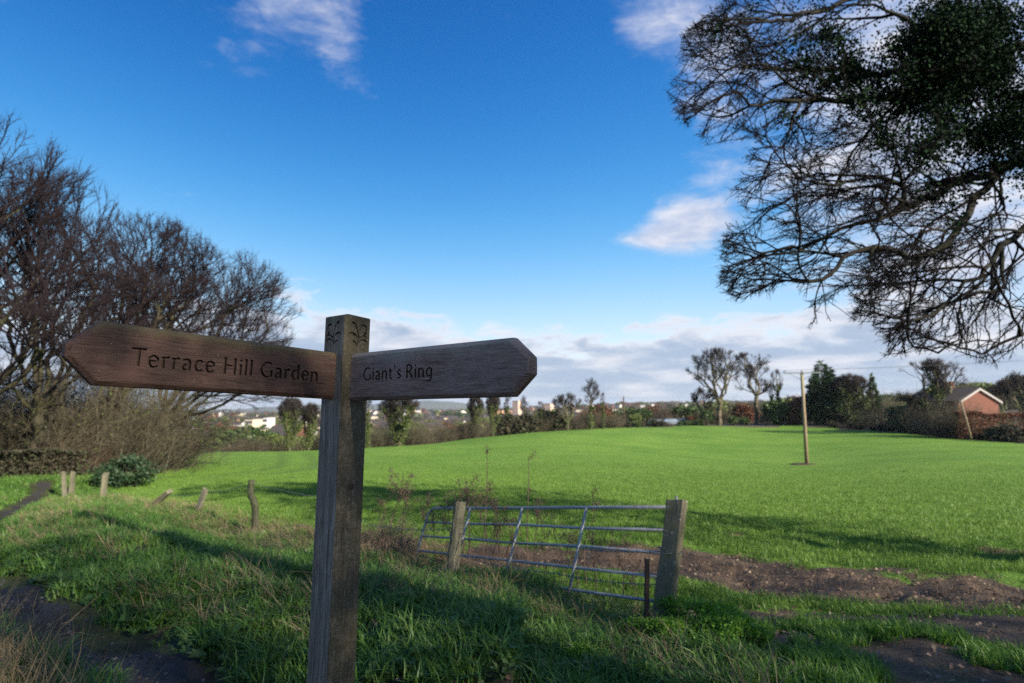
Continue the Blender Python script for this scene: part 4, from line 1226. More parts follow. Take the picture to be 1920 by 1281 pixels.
def box_post(name, label, top, bot, w, d, mat, group=None, yaw=0.3, slant=0.03, bev=0.006, seg=4, wob=0.006, cat='post'):
    """an old square post: worn, a little crooked, its top cut at a slant"""
    top, bot = np.asarray(top), np.asarray(bot)
    ax = top - bot; L = np.linalg.norm(ax)
    root = thing(name, bot, label, cat, group)
    q = Vector(ax).to_track_quat('Z', 'Y')
    g = np.random.default_rng(int(abs(top[0]) * 1000) + 3)
    vs, fs = [], []
    n = 5
    for i in range(n):
        f = i / (n - 1); z = -0.3 + (L + 0.3) * f
        for (sx, sy) in ((-1, -1), (1, -1), (1, 1), (-1, 1)):
            vs.append((sx * w / 2 + g.normal(0, wob), sy * d / 2 + g.normal(0, wob), z + (slant * sx if i == n - 1 else 0)))
    for i in range(n - 1):
        for j in range(4): fs.append((i * 4 + j, i * 4 + (j + 1) % 4, i * 4 + 4 + (j + 1) % 4, i * 4 + 4 + j))
    fs += [(3, 2, 1, 0), tuple(range((n - 1) * 4, n * 4))]
    m = MB(); m.poly(vs, fs)
    o = m.build('timber', mat, root, bevel=bev, seg=seg // 2)
    o.rotation_mode = 'QUATERNION'; o.rotation_quaternion = q @ Matrix.Rotation(yaw, 4, 'Z').to_quaternion()
    return root, o, q

def round_post(name, label, top, bot, rad, mat, group=None, pts=None, cat='post'):
    top, bot = np.asarray(top), np.asarray(bot)
    root = thing(name, bot, label, cat, group)
    g = np.random.default_rng(int(abs(bot[0]) * 1000) + 1)
    line = pts if pts is not None else [bot, bot * .5 + top * .5, top]
    ax = (top - bot); ax /= np.linalg.norm(ax)
    line = [np.asarray(line[0]) - ax * 0.3] + [np.asarray(p) for p in line]
    line = [np.array(p) - bot for p in catmull(line, 4)]
    m = MB(); k = 10
    m.tube(line, [rad * (1.08 - 0.12 * i / len(line)) for i in range(len(line))], k)
    m.v = [tuple(np.asarray(v) + g.normal(0, rad * 0.06, 3)) for v in m.v]
    m.build('timber', mat, root, bevel=0.0)
    return root

rp, _, _ = box_post('gate_post', 'stout lichen-spotted square gate post at the right end of the gate', P(1269, 938, 5.15), P(1241, 1192, 4.98), 0.150, 0.13, MT['lichen'], yaw=0.25, slant=-0.012)
m = MB(); tp = P(1268, 938, 5.17) - P(1241, 1192, 4.98)
m.tube([tp + (0, 0, -0.03), tp + (0.002, 0, 0.035)], 0.012, 8); m.build('hinge_pin', MT['galv'], rp)
for y in (1034, 1096):
    c = P(1256 - (y - 1034) * .11, y, 5.09) - P(1241, 1192, 4.98); m = MB()
    ring = [c + np.array([0.088 * sx, 0.078 * sy, 0.006 * k]) for k, (sx, sy) in enumerate([(-1, -1), (1, -1), (1, 1), (-1, 1), (-1, -1.02)])]
    m.tube(ring, 0.0035, 5); m.build('wire_wrap', MT['wire'], rp)
round_post('gate_post', 'slim round pale timber post standing in front of the gate', P(863, 941, 7.45), P(845, 1096, 7.3), 0.078, MT['oldwood'])
m = MB(); st0 = P(1214, 1172, 4.85); st1 = P(1219, 1046, 4.88)
root = thing('iron_stake', st0, 'thin rusty iron stake beside the lichen-spotted gate post', 'stake')
h = st1 - st0
m.box((-.016, -.003, -.2), (.016, .003, float(h[2]))); m.box((-.016, .0032, -.2), (-.010, .03, float(h[2])))
o = m.build('angle_iron', MT['rust'], root, bevel=0.001, seg=1); o.rotation_euler = (0, 0.035, 0.2)

# fence along the top of the bank
crook = [P(478, 1008, 11.2), P(478, 985, 11.2), P(479, 958, 11.2), P(476, 940, 11.2), P(470, 926, 11.2), P(472, 900, 11.2)]
round_post('fence_post', 'dark crooked fence post with a kink, nearest to the signpost', crook[-1], crook[0], 0.062, MT['oldwood_dark'], 'posts of the old fence along the bank', crook)
box_post('fence_post', 'leaning grey fence post second from the signpost, overgrown at its foot', P(385, 917, 13.0), P(368, 966, 12.9), 0.11, 0.10, MT['oldwood'], 'posts of the old fence along the bank', yaw=.5)
box_post('fence_post', 'fallen fence post lying aslant in dry grass', P(318, 921, 14.6), P(266, 968, 14.9), 0.12, 0.10, MT['oldwood'], 'posts of the old fence along the bank', yaw=.1)
box_post('fence_post', 'upright pale fence post just before the dark holly bush', P(198, 888, 18.4), P(191, 945, 18.4), 0.17, 0.12, MT['oldwood'], 'posts of the old fence along the bank', yaw=.2)
box_post('fence_post', 'right of the two thin posts standing close together by the path', P(137, 885, 21.3), P(133, 935, 21.3), 0.15, 0.12, MT['oldwood'], 'posts of the old fence along the bank', yaw=.2)
box_post('fence_post', 'left of the two thin posts standing close together by the path', P(119, 885, 20.3), P(122, 938, 20.3), 0.13, 0.11, MT['oldwood'], 'posts of the old fence along the bank', yaw=.2)

def wire_span(label, pts, sag=0.05, rad=0.0042):
    line = []
    for a, c in zip(pts[:-1], pts[1:]):
        n = 10
        for i in range(n): t = i / n; line.append(a * (1 - t) + c * t - np.array([0, 0, sag * 4 * t * (1 - t)]))
    line.append(pts[-1])
    b0 = np.array(line[0]); root = thing('barbed_wire', b0, label, 'wire', 'strands of the old wire fence')
    m = MB(); m.tube([p - b0 for p in line], rad, 4); m.build('strand', MT['wire'], root)
    m = MB(); acc = 0
    for a, c in zip(line[:-1], line[1:]):
        mid = (a + c) / 2 - b0
        for s in (-1, 1): m.tube([mid + (0.004, 0, -0.018 * s), mid + (-0.004, 0.01, 0.018 * s)], 0.0025, 3)
    m.build('barb', MT['wire'], root)['kind'] = 'stuff'
wire_span('slack barbed wire strand from the crooked post to the leaning grey post', [P(472, 906, 11.15), P(385, 922, 12.9), P(318, 928, 14.5)])
wire_span('barbed wire strand sagging from the crooked post towards the gate', [P(475, 905, 11.15), P(600, 932, 10.2), P(700, 986, 8.9), P(850, 992, 7.4)], 0.03)
wire_span('upper barbed wire strand between the two gate posts', [P(862, 1000, 7.35), P(1040, 1022, 6.1), P(1256, 1034, 5.1)], 0.03)
wire_span('lower barbed wire strand between the two gate posts', [P(855, 1040, 7.35), P(1040, 1075, 6.0), P(1250, 1096, 5.1)], 0.03)

# ------------------------------------------------------------------ poles
def pole(label, base, H, r0, r1, lean, armlen, armdir, mat, cat='pole'):
    root = thing('power_pole', base, label, cat)
    m = MB(); m.tube([(0, 0, -.5), (lean[0] * .5, lean[1] * .5, H * .5), (lean[0], lean[1], H)], [r0, (r0 + r1) / 2, r1], 12); m.build('shaft', mat, root, smooth=True)
    if armlen:
        u = np.array([math.cos(armdir), math.sin(armdir), 0]); t = np.array([lean[0], lean[1], H - 0.10])
        m = MB(); Mx = Matrix.Translation(Vector(t)) @ Matrix.Rotation(armdir, 4, 'Z')
        m.box((-armlen / 2, -.16, -.05), (armlen / 2, -.06, .05), Mx); m.build('crossarm', MT['galv'] if H < 7.5 else mat, root, bevel=.006, seg=1)
        for s in (-1, 1):
            m = MB(); m.tube([t + u * s * armlen * .32 + (0, 0, -.05), t + (0, 0, -.6)], 0.014, 5); m.build('brace', MT['rust'], root)
        for s in (-.93, 0, .93):
            m = MB(); p = t + u * s * armlen / 2 + np.array([-math.sin(armdir), math.cos(armdir), 0]) * -.11
            m.tube([p + (0, 0, .05), p + (0, 0, .10), p + (0, 0, .13), p + (0, 0, .17), p + (0, 0, .22)], [.02, .055, .035, .055, .03], 8); m.build('insulator', MT['porcelain'], root, smooth=True)
    return root
pb = np.array([POLE[0], POLE[1], hz(*POLE)]); ph = P(1505, 697, 45)[2] - pb[2]
pole('tall wooden power pole with a crossarm standing alone in the green field', pb, ph, 0.145, 0.11, (0, 0), 2.7, -0.35, MT['pole'])
g_ = np.random.default_rng(5); n_ = 22; vs_ = [(0, 0, .09)]; fs_ = []
for k_, (rr_, zz_) in enumerate([(.45, .075), (.85, .035), (1.25, -.06)]):
    for i_ in range(n_):
        a_ = 2 * math.pi * i_ / n_; q_ = rr_ * g_.uniform(.82, 1.15); vs_.append((q_ * math.cos(a_) * 1.15, q_ * math.sin(a_), zz_ + g_.normal(0, .012) if k_ < 2 else zz_))
for i_ in range(n_): fs_.append((0, 1 + i_, 1 + (i_ + 1) % n_))
for k_ in range(2):
    for i_ in range(n_): fs_.append((1 + k_ * n_ + i_, 1 + (k_ + 1) * n_ + i_, 1 + (k_ + 1) * n_ + (i_ + 1) % n_, 1 + k_ * n_ + (i_ + 1) % n_))
m = MB(); m.poly(vs_, fs_); m.build('soil_mound', MT['soil'], bpy.data.objects['power_pole'], smooth=True)
pf = G(1168, 116); pole('small dark power pole far off beyond the field edge', pf, P(1168, 743, 116)[2] - pf[2], 0.16, 0.12, (0, 0), 2.4, 0.1, MT['rust'])
pr_ = G(1812, 70.0); pole('yellowish leaning timber stub pole before the brick house', pr_, P(1803, 752, 70)[2] - pr_[2], 0.12, 0.10, (P(1801, 752, 70)[0] - pr_[0], 0), 0, 0, MT['pole'])
m = MB()
for i, s in enumerate((-.93, 0, .93)):
    a = pb + (math.cos(-.35) * s * 1.35, math.sin(-.35) * s * 1.35 - .1, ph + .12)
    c = np.array([78.0, 30.0 + i * 1.1, 9.5])
    L = [a * (1 - t) + c * t - np.array([0, 0, 1.1 * 4 * t * (1 - t)]) for t in np.linspace(0, 1, 20)]
    root = thing('power_line', a, ['nearest', 'middle', 'farthest'][i] + ' overhead cable running right from the pole in the field', 'cable', 'cables from the field pole')
    m = MB(); m.tube([p - a for p in L], 0.005, 4); m.build('conductor', MT['cable'], root)

# ------------------------------------------------------------------ plant templates
def clumpy(n, rad, seed, k=34, cs=0.30, flat=True):
    g = np.random.default_rng(seed)
    cc = ball(k, (0, 0, rad[2] * .98), np.array(rad) * (0.86, 0.86, 0.86), seed, 0.55)
    i = g.integers(0, len(cc), n)
    p = cc[i] + g.normal(0, cs, (n, 3)) * np.array(rad) * 0.55
    p[:, 2] = np.abs(p[:, 2])
    return p

def tmpl_leaf_bush(mat, rad, n, size, seed, stems=True, part='foliage', k=34, cs=0.30):
    p = clumpy(n, rad, seed, k, cs)
    V, F = leaf_cards(p, np.full(n, size), seed, 0.4, 0.8)
    out = [(part, mesh_np(part, V, F, mat), None)]
    if stems:
        g = np.random.default_rng(seed + 1); k = 14
        d = g.normal(0, .45, (k, 3)); d[:, 2] = 1
        V, F = spikes(np.zeros((k, 3)) + g.normal(0, rad[0] * .12, (k, 3)) * (1, 1, 0) - (0, 0, .2), d, np.full(k, rad[2] * 1.5), np.full(k, rad[2] * .022))
        out.append(('stem', mesh_np('stem', V, F, MT['bark_far']), None))
    return out

def tmpl_twig_bush(mat, rad, n, seed, thick=0.012, leafmat=None, nl=0):
    """leafless shrub: stems fanning from the ground, each with side twigs"""
    g = np.random.default_rng(seed)
    b0 = g.normal(0, .33, (n, 3)) * np.array(rad) * (1, 1, 0)
    d = g.normal(0, .42, (n, 3)) * np.array([rad[0] / rad[2] * 1.6, rad[1] / rad[2] * 1.6, 0]) + (0, 0, 1)
    L = rad[2] * 1.8 * g.uniform(.4, 1.0, n) * (1 - 0.25 * np.clip(np.linalg.norm(b0[:, :2] / np.array(rad[:2]), axis=1), 0, 1.5))
    V1, F1 = spikes(b0 - (0, 0, .15), d, L, np.full(n, thick))
    dn = d / np.linalg.norm(d, axis=1)[:, None]
    j = np.repeat(np.arange(n), 8); m = len(j)
    s = g.uniform(.2, .98, m)[:, None] * L[j][:, None]
    d2 = dn[j] + g.normal(0, .55, (m, 3))
    b2 = b0[j] + dn[j] * s
    L2 = L[j] * g.uniform(.12, .38, m)
    V2, F2 = spikes(b2, d2, L2, np.full(m, thick * .55))
    d2n = d2 / np.linalg.norm(d2, axis=1)[:, None]
    q = np.repeat(np.arange(m), 4); w = len(q)
    b3 = b2[q] + d2n[q] * (L2[q] * g.uniform(.2, .9, w))[:, None]
    V3, F3 = spikes(b3, d2n[q] + g.normal(0, .7, (w, 3)), L2[q] * g.uniform(.3, .7, w), np.full(w, thick * .38))
    V = np.concatenate([V1, V2, V3]); F = np.concatenate([F1, F2 + len(V1), F3 + len(V1) + len(V2)])
    out = [('twigs', mesh_np('twigs', V, F, mat), None)]
    if leafmat is not None:
        ii = g.integers(0, w, nl)
        V, F = leaf_cards(b3[ii] + g.normal(0, .04, (nl, 3)), np.full(nl, rad[2] * .032), seed, .3, .7)
        out.append(('foliage', mesh_np('foliage', V, F, leafmat), None))
    return out

def tmpl_tree(H, ells, limbs, step, seed, bark_m=None, twig_m=None, split=0.05, r0=0.014, ivy=None, tw=(0.020, 2, 0.6, 0.013), lift=0.3, ex=2.15, maxn=4500, rmax=.45):
    env = in_ells([(c, rad) for c, rad, n in ells], .08, seed)
    pos, par = fork(limbs, 5, step * 5.2, 0.76, 4, 0.08, (0, 0, lift * .3), env, seed, 0.33, (22, 50), (12, 30), 3, 14000)
    r = radii(par, r0, ex, rmax)
    t2 = twigs(pos, par, r, tw[0], tw[1], tw[2], tw[3], seed, .55, lift)
    a, c = tree_meshes('t', pos, par, r, split, bark_m or MT['bark_far'], twig_m or MT['twig_far'], t2, (6, 3))
    out = [('trunk', a, None), ('crown', c, None)]
    if ivy:
        n, zmax, size, spread, mat = ivy
        g = np.random.default_rng(seed)
        w = (r > split * 0.8) * (pos[:, 2] < zmax); w = w * (0.4 + (pos[:, 2] < zmax * .6))
        ii = g.choice(len(pos), n, p=w / w.sum())
        k = (1.15 - 0.7 * pos[ii, 2] / zmax)[:, None]
        V, F = leaf_cards(pos[ii] + g.normal(0, spread, (n, 3)) * k * (1, 1, .8), np.full(n, size), seed, .4, .8)
        out.append(('ivy', mesh_np('ivy', V, F, mat), 'stuff'))
    return out

def conifer_tmpl(H, rad, n, seed, mat, droop=-0.1, trunk_clear=0.12, taper=1.0, size=.5):
    g = np.random.default_rng(seed)
    z = trunk_clear * H + (H * (1 - trunk_clear)) * (1 - np.sqrt(g.random(n)))
    f = (z / H - trunk_clear) / (1 - trunk_clear)
    lobes = 0.72 + 0.28 * np.sin(z * 5.2 + seed) * g.random(n)
    R0 = rad * np.clip(1 - f, 0.03, 1) ** taper * lobes * (0.45 + 0.55 * g.random(n) ** .5)
    a = g.uniform(0, 2 * np.pi, n)
    a = np.round(a / (2 * np.pi) * 13 + 0.35 * np.round(z * 1.3)) / 13 * 2 * np.pi + g.normal(0, .16, n)
    p = np.stack([R0 * np.cos(a), R0 * np.sin(a), z + droop * R0], -1)
    d = np.stack([np.cos(a), np.sin(a), g.normal(.25, .3, n)], -1); d /= np.linalg.norm(d, axis=1)[:, None]
    s = (size * g.uniform(.5, 1.3, n))[:, None]
    side = np.cross(d, g.normal(0, 1, (n, 3))); side /= np.linalg.norm(side, axis=1)[:, None]
    V = np.stack([p - d * s * .5, p + side * s * .16, p + d * s * .6, p - side * s * .16], 1).reshape(-1, 3)
    k = np.arange(n)[:, None] * 4
    F = np.concatenate([k + np.array([[0, 1, 2]]), k + np.array([[0, 2, 3]])])
    out = [('crown', mesh_np('crown', V, F, mat), None)]
    m = MB(); m.tube([(0, 0, -.4), (0, 0, H * .5), (0, 0, H * .95)], [H * .022, H * .015, .02], 7)
    me = bpy.data.meshes.new('trunk'); me.from_pydata(m.v, [], m.f); me.materials.append(MT['bark_far'])
    out.append(('trunk', me, None))
    return out

A = lambda *v: np.array(v, float)
T = {}
T['elm'] = tmpl_tree(15, [(A(0, 0, 10.6), A(5.2, 5.0, 4.3), 1500), (A(-1.5, 0, 7.5), A(4.6, 3.6, 2.2), 350)],
                     [[A(0, 0, -.4), A(.1, 0, 2.5), A(.2, 0, 4.2)], [A(.2, 0, 4.2), A(-.5, .2, 7), A(-.7, 0, 10), A(-1.0, 0, 12.6)], [A(.1, 0, 4.0), A(1.3, .3, 6.2), A(2.1, 0, 9), A(3.0, .2, 11.5)],
                      [A(-.3, 0, 5.6), A(-2.2, -.4, 8), A(-3.6, 0, 10)], [A(.3, 0, 5), A(.8, -1.5, 8), A(.9, -2.4, 11)]], 0.42, 51, r0=.016, ivy=None, lift=.35)
T['elm2'] = tmpl_tree(14.5, [(A(0, 0, 10.8), A(3.9, 3.8, 3.5), 1100), (A(0, 0, 7.3), A(3.2, 3.0, 2.2), 260)],
                      [[A(0, 0, -.4), A(0, 0, 3), A(.2, 0, 5.5)], [A(.2, 0, 5.5), A(-.9, 0, 7.6), A(-.9, 0, 9.2), A(-1.6, 0, 11.6)], [A(.2, 0, 5.5), A(.9, 0, 7.4), A(.4, 0, 9.4), A(1.6, .2, 11.8)]], 0.42, 52, r0=.016, lift=.35)
T['slim'] = tmpl_tree(11, [(A(0, 0, 8.0), A(1.5, 1.5, 3.2), 620), (A(.2, 0, 5), A(1.1, 1.1, 2), 160)], [[A(0, 0, -.3), A(.1, 0, 3), A(-.1, 0, 6), A(.1, 0, 9.4)], [A(0, 0, 3.5), A(.6, .2, 6), A(.8, 0, 8.5)]],
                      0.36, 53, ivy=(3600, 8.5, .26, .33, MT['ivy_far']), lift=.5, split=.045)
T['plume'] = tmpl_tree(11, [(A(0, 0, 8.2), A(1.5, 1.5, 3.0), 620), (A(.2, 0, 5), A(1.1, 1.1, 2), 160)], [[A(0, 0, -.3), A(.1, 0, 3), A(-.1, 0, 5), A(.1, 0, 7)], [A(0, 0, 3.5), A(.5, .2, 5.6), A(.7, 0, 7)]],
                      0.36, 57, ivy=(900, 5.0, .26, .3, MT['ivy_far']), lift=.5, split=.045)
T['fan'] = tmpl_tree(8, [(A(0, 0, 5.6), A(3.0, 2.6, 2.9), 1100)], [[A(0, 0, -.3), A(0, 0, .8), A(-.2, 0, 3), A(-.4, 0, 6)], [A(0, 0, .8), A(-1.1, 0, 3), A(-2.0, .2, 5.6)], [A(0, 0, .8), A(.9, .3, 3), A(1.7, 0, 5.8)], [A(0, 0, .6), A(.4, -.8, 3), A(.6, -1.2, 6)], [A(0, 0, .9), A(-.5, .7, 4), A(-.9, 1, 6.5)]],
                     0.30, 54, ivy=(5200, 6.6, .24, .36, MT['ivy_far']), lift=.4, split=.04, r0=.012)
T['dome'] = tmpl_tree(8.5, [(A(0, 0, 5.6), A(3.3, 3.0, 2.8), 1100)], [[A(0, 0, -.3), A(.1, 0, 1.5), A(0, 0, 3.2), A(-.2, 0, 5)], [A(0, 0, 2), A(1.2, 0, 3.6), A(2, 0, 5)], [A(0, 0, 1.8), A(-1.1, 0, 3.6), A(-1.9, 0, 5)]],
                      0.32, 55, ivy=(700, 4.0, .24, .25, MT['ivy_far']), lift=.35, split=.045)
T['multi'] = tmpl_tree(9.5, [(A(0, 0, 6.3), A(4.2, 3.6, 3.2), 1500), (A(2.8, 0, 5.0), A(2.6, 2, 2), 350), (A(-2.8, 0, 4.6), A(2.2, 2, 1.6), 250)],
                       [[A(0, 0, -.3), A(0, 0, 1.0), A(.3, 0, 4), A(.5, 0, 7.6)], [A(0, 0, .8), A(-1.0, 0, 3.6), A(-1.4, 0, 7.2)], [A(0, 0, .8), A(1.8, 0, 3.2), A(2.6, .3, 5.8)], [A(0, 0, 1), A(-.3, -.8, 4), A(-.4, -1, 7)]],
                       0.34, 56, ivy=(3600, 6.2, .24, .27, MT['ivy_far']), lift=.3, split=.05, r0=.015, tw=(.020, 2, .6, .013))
T['bush_g'] = tmpl_leaf_bush(MT['bush'], (1.5, 1.4, 1.1), 1500, .24, 61)
T['bush_d'] = tmpl_leaf_bush(MT['holly'], (1.5, 1.3, 1.0), 2200, .16, 62)
T['bush_l'] = tmpl_leaf_bush(MT['bush_light'], (1.5, 1.4, 1.2), 1100, .24, 63)
T['bush_r'] = tmpl_leaf_bush(MT['beech'], (1.5, 1.4, 1.2), 1400, .22, 64)
T['bush_k'] = tmpl_leaf_bush(MT['hedge_dark'], (1.5, 1.4, 1.0), 1500, .24, 65)
T['twig_b'] = tmpl_twig_bush(MT['twig_brown'], (1.5, 1.4, 1.3), 230, 66, .0075)
T['twig_g'] = tmpl_twig_bush(MT['twig_brown'], (1.6, 1.4, 1.5), 210, 67, .0075, MT['ivy_far'], 1500)
T['twig_r'] = tmpl_twig_bush(MT['twig_red'], (1.5, 1.4, 1.3), 230, 68, .0075)
def multi_conifer(parts_, mat):
    Vs, Fs, k = [], [], 0; tr = None
    for (dx, dy, H, rad, n, sd) in parts_:
        (nm, me, _), tr0 = conifer_tmpl(H, rad, n, sd, mat, .12, .22, .5, .7)
        v = np.zeros(len(me.vertices) * 3); me.vertices.foreach_get('co', v); v = v.reshape(-1, 3) + (dx, dy, 0)
        f = np.zeros(len(me.polygons) * 3, np.int32); me.polygons.foreach_get('vertices', f)
        Vs.append(v); Fs.append(f.reshape(-1, 3) + k); k += len(v); bpy.data.meshes.remove(me)
        tr = tr or tr0
    return [('crown', mesh_np('crown', np.concatenate(Vs), np.concatenate(Fs), mat), None), tr]
T['pine'] = multi_conifer([(0, 0, 9.5, 2.6, 2600, 71), (1.9, .3, 8.6, 2.2, 1900, 73), (-1.8, -.2, 7.4, 2.0, 1500, 74), (3.0, -.4, 7.2, 1.7, 1100, 75), (.9, -.8, 7.8, 2.0, 1400, 76)], MT['conifer'])
T['spire'] = conifer_tmpl(9.0, 2.4, 3600, 72, MT['conifer2'], -.15, .05, .85, .55)

def put(key, name, px, Y, label, cat, hpx=None, base_y=None, group=None, rot=0.0, wide=1.0, sink=0.0, H0=None):
    """stand a copy of a template at photo column px, Y metres off, as tall as it shows (hpx = row of its top)"""
    b0 = G(px, Y)
    sc = 1.0
    if hpx is not None:
        zt = P(px, hpx, Y)[2]
        H = H0 or {'elm': 15.2, 'elm2': 14.6, 'slim': 11.3, 'plume': 11.3, 'fan': 8.9, 'dome': 8.8, 'multi': 9.9, 'pine': 9.7, 'spire': 9.3}.get(key, None) or {'bush_g': 2.3, 'bush_d': 2.1, 'bush_l': 2.5, 'bush_r': 2.5, 'bush_k': 2.1, 'twig_b': 2.0, 'twig_g': 2.2, 'twig_r': 2.0}[key]
        sc = max(0.15, (zt - b0[2]) / H)
    return place(T[key], name, b0 - (0, 0, 0.05), label, cat, group, rot, (sc * wide, sc * wide, sc))

def edgeY(px): return float(np.interp(px, [330, 450, 600, 700, 890, 1000, 1150, 1300, 1500, 1700, 1920], [50, 57, 63, 69, 83, 93, 106, 113, 111, 87, 60]))
def edgey(px): return float(np.interp(px, [330, 450, 600, 700, 890, 1000, 1150, 1300, 1500, 1700, 1920], [850, 846, 843, 838, 822, 812, 803, 800, 800, 812, 832]))
# ---- trees beyond the field, right of centre
put('elm', 'bare_tree', 1345, 116, 'big round-headed bare tree, left of the tall pair beyond the field', 'tree', 648, rot=0.0, wide=1.12)
put('elm2', 'bare_tree', 1414, 118, 'tall forked bare tree with a flat-topped crown, right of the big round one', 'tree', 656, rot=.2, wide=1.15)
put('slim', 'bare_tree', 1456, 117, 'slender bare tree just right of the flat-topped tree', 'tree', 692, rot=1.0, wide=.8)
put('slim', 'bare_tree', 1447, 120, 'thin pale trunk between the flat-topped tree and the clipped brown hedge', 'tree', 720, rot=2.0, wide=.7)
put('dome', 'bare_tree', 1318, 124, 'low bare tree behind the left side of the big round-headed tree', 'tree', 722, rot=2.2, wide=.9)
put('pine', 'conifer_tree', 1540, 114, 'dark broad pine just right of the field pole', 'tree', 672, rot=.4, wide=1.0)
put('spire', 'conifer_tree', 1634, 106, 'pointed green cypress left of the bare ivy-stemmed tree', 'tree', 694, rot=.9, wide=.95)
put('spire', 'conifer_tree', 1612, 112, 'shorter cypress hidden behind the brown bushy tree', 'tree', 722, rot=2.9, wide=1.0)
put('fan', 'ivy_tree', 1592, 107, 'brown bushy tree with ivy columns between the pine and the cypress', 'tree', 698, rot=.6, wide=1.15)
put('multi', 'bare_tree', 1748, 83, 'spreading bare tree with ivy-clad stems left of the brick house', 'tree', 668, rot=.1, wide=1.0)
put('dome', 'bare_tree', 1912, 96, 'dark bare tree right of the brick house at the frame edge', 'tree', 692, rot=1.3, wide=.9)
put('dome', 'bare_tree', 1872, 118, 'faint bare tree behind the roof of the brick house', 'tree', 712, rot=.3, wide=.9)
put('twig_b', 'bare_shrub', 1678, 100, 'grey-brown leafless shrub behind the dark bush by the spreading tree', 'shrub', 735, rot=.4, wide=1.2)
put('bush_g', 'evergreen_bush', 1692, 91, 'dark green bush left of the spreading ivy-stemmed tree', 'bush', 752, rot=.4, wide=1.0)
put('twig_g', 'bare_shrub', 1730, 85, 'tangled ivy-grown shrub at the foot of the spreading tree', 'shrub', 762, rot=2.4, wide=1.2)
put('twig_g', 'bare_shrub', 1792, 74, 'tangled brown shrub screening the side wall of the brick house', 'shrub', 750, rot=1.4, wide=1.0)
put('twig_b', 'bare_shrub', 1766, 76, 'leafless shrub left of the brick house', 'shrub', 746, rot=3.4, wide=1.1)
put('bush_k', 'evergreen_bush', 1882, 65.5, 'dark rounded bush in front of the copper beech hedge', 'bush', 793, rot=1.4, wide=1.35)
put('bush_k', 'evergreen_bush', 1846, 69.5, 'small dark bush left of the rounded bush at the hedge', 'bush', 800, rot=2.4, wide=1.0)
put('bush_g', 'evergreen_bush', 1560, 112, 'dark evergreen bush under the broad pine', 'bush', 760, rot=1.9, wide=1.1)
put('bush_g', 'evergreen_bush', 1528, 113, 'round evergreen bush behind the field pole', 'bush', 742, rot=2.9, wide=.9)
put('bush_k', 'evergreen_bush', 1570, 110, 'low black-green bush before the small brick cottage', 'bush', 776, rot=.2, wide=1.2)
put('twig_g', 'bare_shrub', 1655, 96, 'straggling brown shrub along the field edge under the cypress', 'shrub', 768, rot=.2, wide=1.2)
put('bush_g', 'evergreen_bush', 1372, 116, 'low green bush between the two tall bare trees', 'bush', 778, rot=.5, wide=1.0)
put('bush_g', 'evergreen_bush', 1392, 116, 'second low green bush between the two tall bare trees', 'bush', 780, rot=2.5, wide=1.0)
put('bush_g', 'ivy_stump', 1322, 117, 'upright green ivy bush left of the big round-headed trunk', 'bush', 762, rot=.1, wide=.6)
put('bush_r', 'copper_shrub', 1292, 118, 'russet leafy shrub near the parked cars', 'shrub', 778, rot=.1, wide=1.0)
put('bush_g', 'evergreen_bush', 1309, 114, 'dark bush right of the russet shrub', 'bush', 784, rot=1.1, wide=1.0)
put('bush_g', 'evergreen_bush', 1452, 115, 'trimmed green bush below the clipped brown hedge', 'bush', 745, rot=1.1, wide=.8)
put('bush_r', 'copper_shrub', 1492, 115, 'big rounded copper-brown bush left of the field pole', 'bush', 741, rot=.1, wide=1.25)
# ---- the hedgerow on the crest, left of centre
put('plume', 'ivy_tree', 1106, 98, 'tallest slim tree on the crest, its crown a narrow plume', 'tree', 708, rot=.5, wide=1.25)
put('slim', 'ivy_tree', 1130, 101, 'dead-looking slim stem just right of the tallest plume tree', 'tree', 735, rot=1.9, wide=.6)
put('dome', 'bare_tree', 1062, 95, 'round fan-shaped bare tree on the crest left of the plume tree', 'tree', 733, rot=.4, wide=1.1)
for i, (px, top, w, lab) in enumerate([(893, 738, 1.0, 'ivy-clad tree on the crest straight below the tip of the right arm'), (925, 735, 1.0, 'second ivy-clad tree from the arm tip, forked'), (953, 742, .8, 'ivy-clad stem under the pointed end of the right arm'),
                                       (983, 741, .7, 'slim ivy-clad tree midway between the arm tip and the fan-shaped tree'), (1012, 752, .9, 'stubby ivy-clad tree left of the fan-shaped tree')]):
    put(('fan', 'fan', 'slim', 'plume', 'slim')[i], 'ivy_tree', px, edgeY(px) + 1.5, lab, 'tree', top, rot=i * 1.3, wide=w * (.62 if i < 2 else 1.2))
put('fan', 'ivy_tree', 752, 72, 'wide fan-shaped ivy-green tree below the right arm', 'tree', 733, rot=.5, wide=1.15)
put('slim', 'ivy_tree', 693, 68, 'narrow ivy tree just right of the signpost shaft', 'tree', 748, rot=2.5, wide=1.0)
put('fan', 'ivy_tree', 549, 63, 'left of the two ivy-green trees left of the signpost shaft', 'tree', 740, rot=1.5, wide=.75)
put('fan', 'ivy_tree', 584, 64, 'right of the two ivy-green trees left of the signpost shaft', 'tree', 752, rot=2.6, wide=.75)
gB = np.random.default_rng(77)
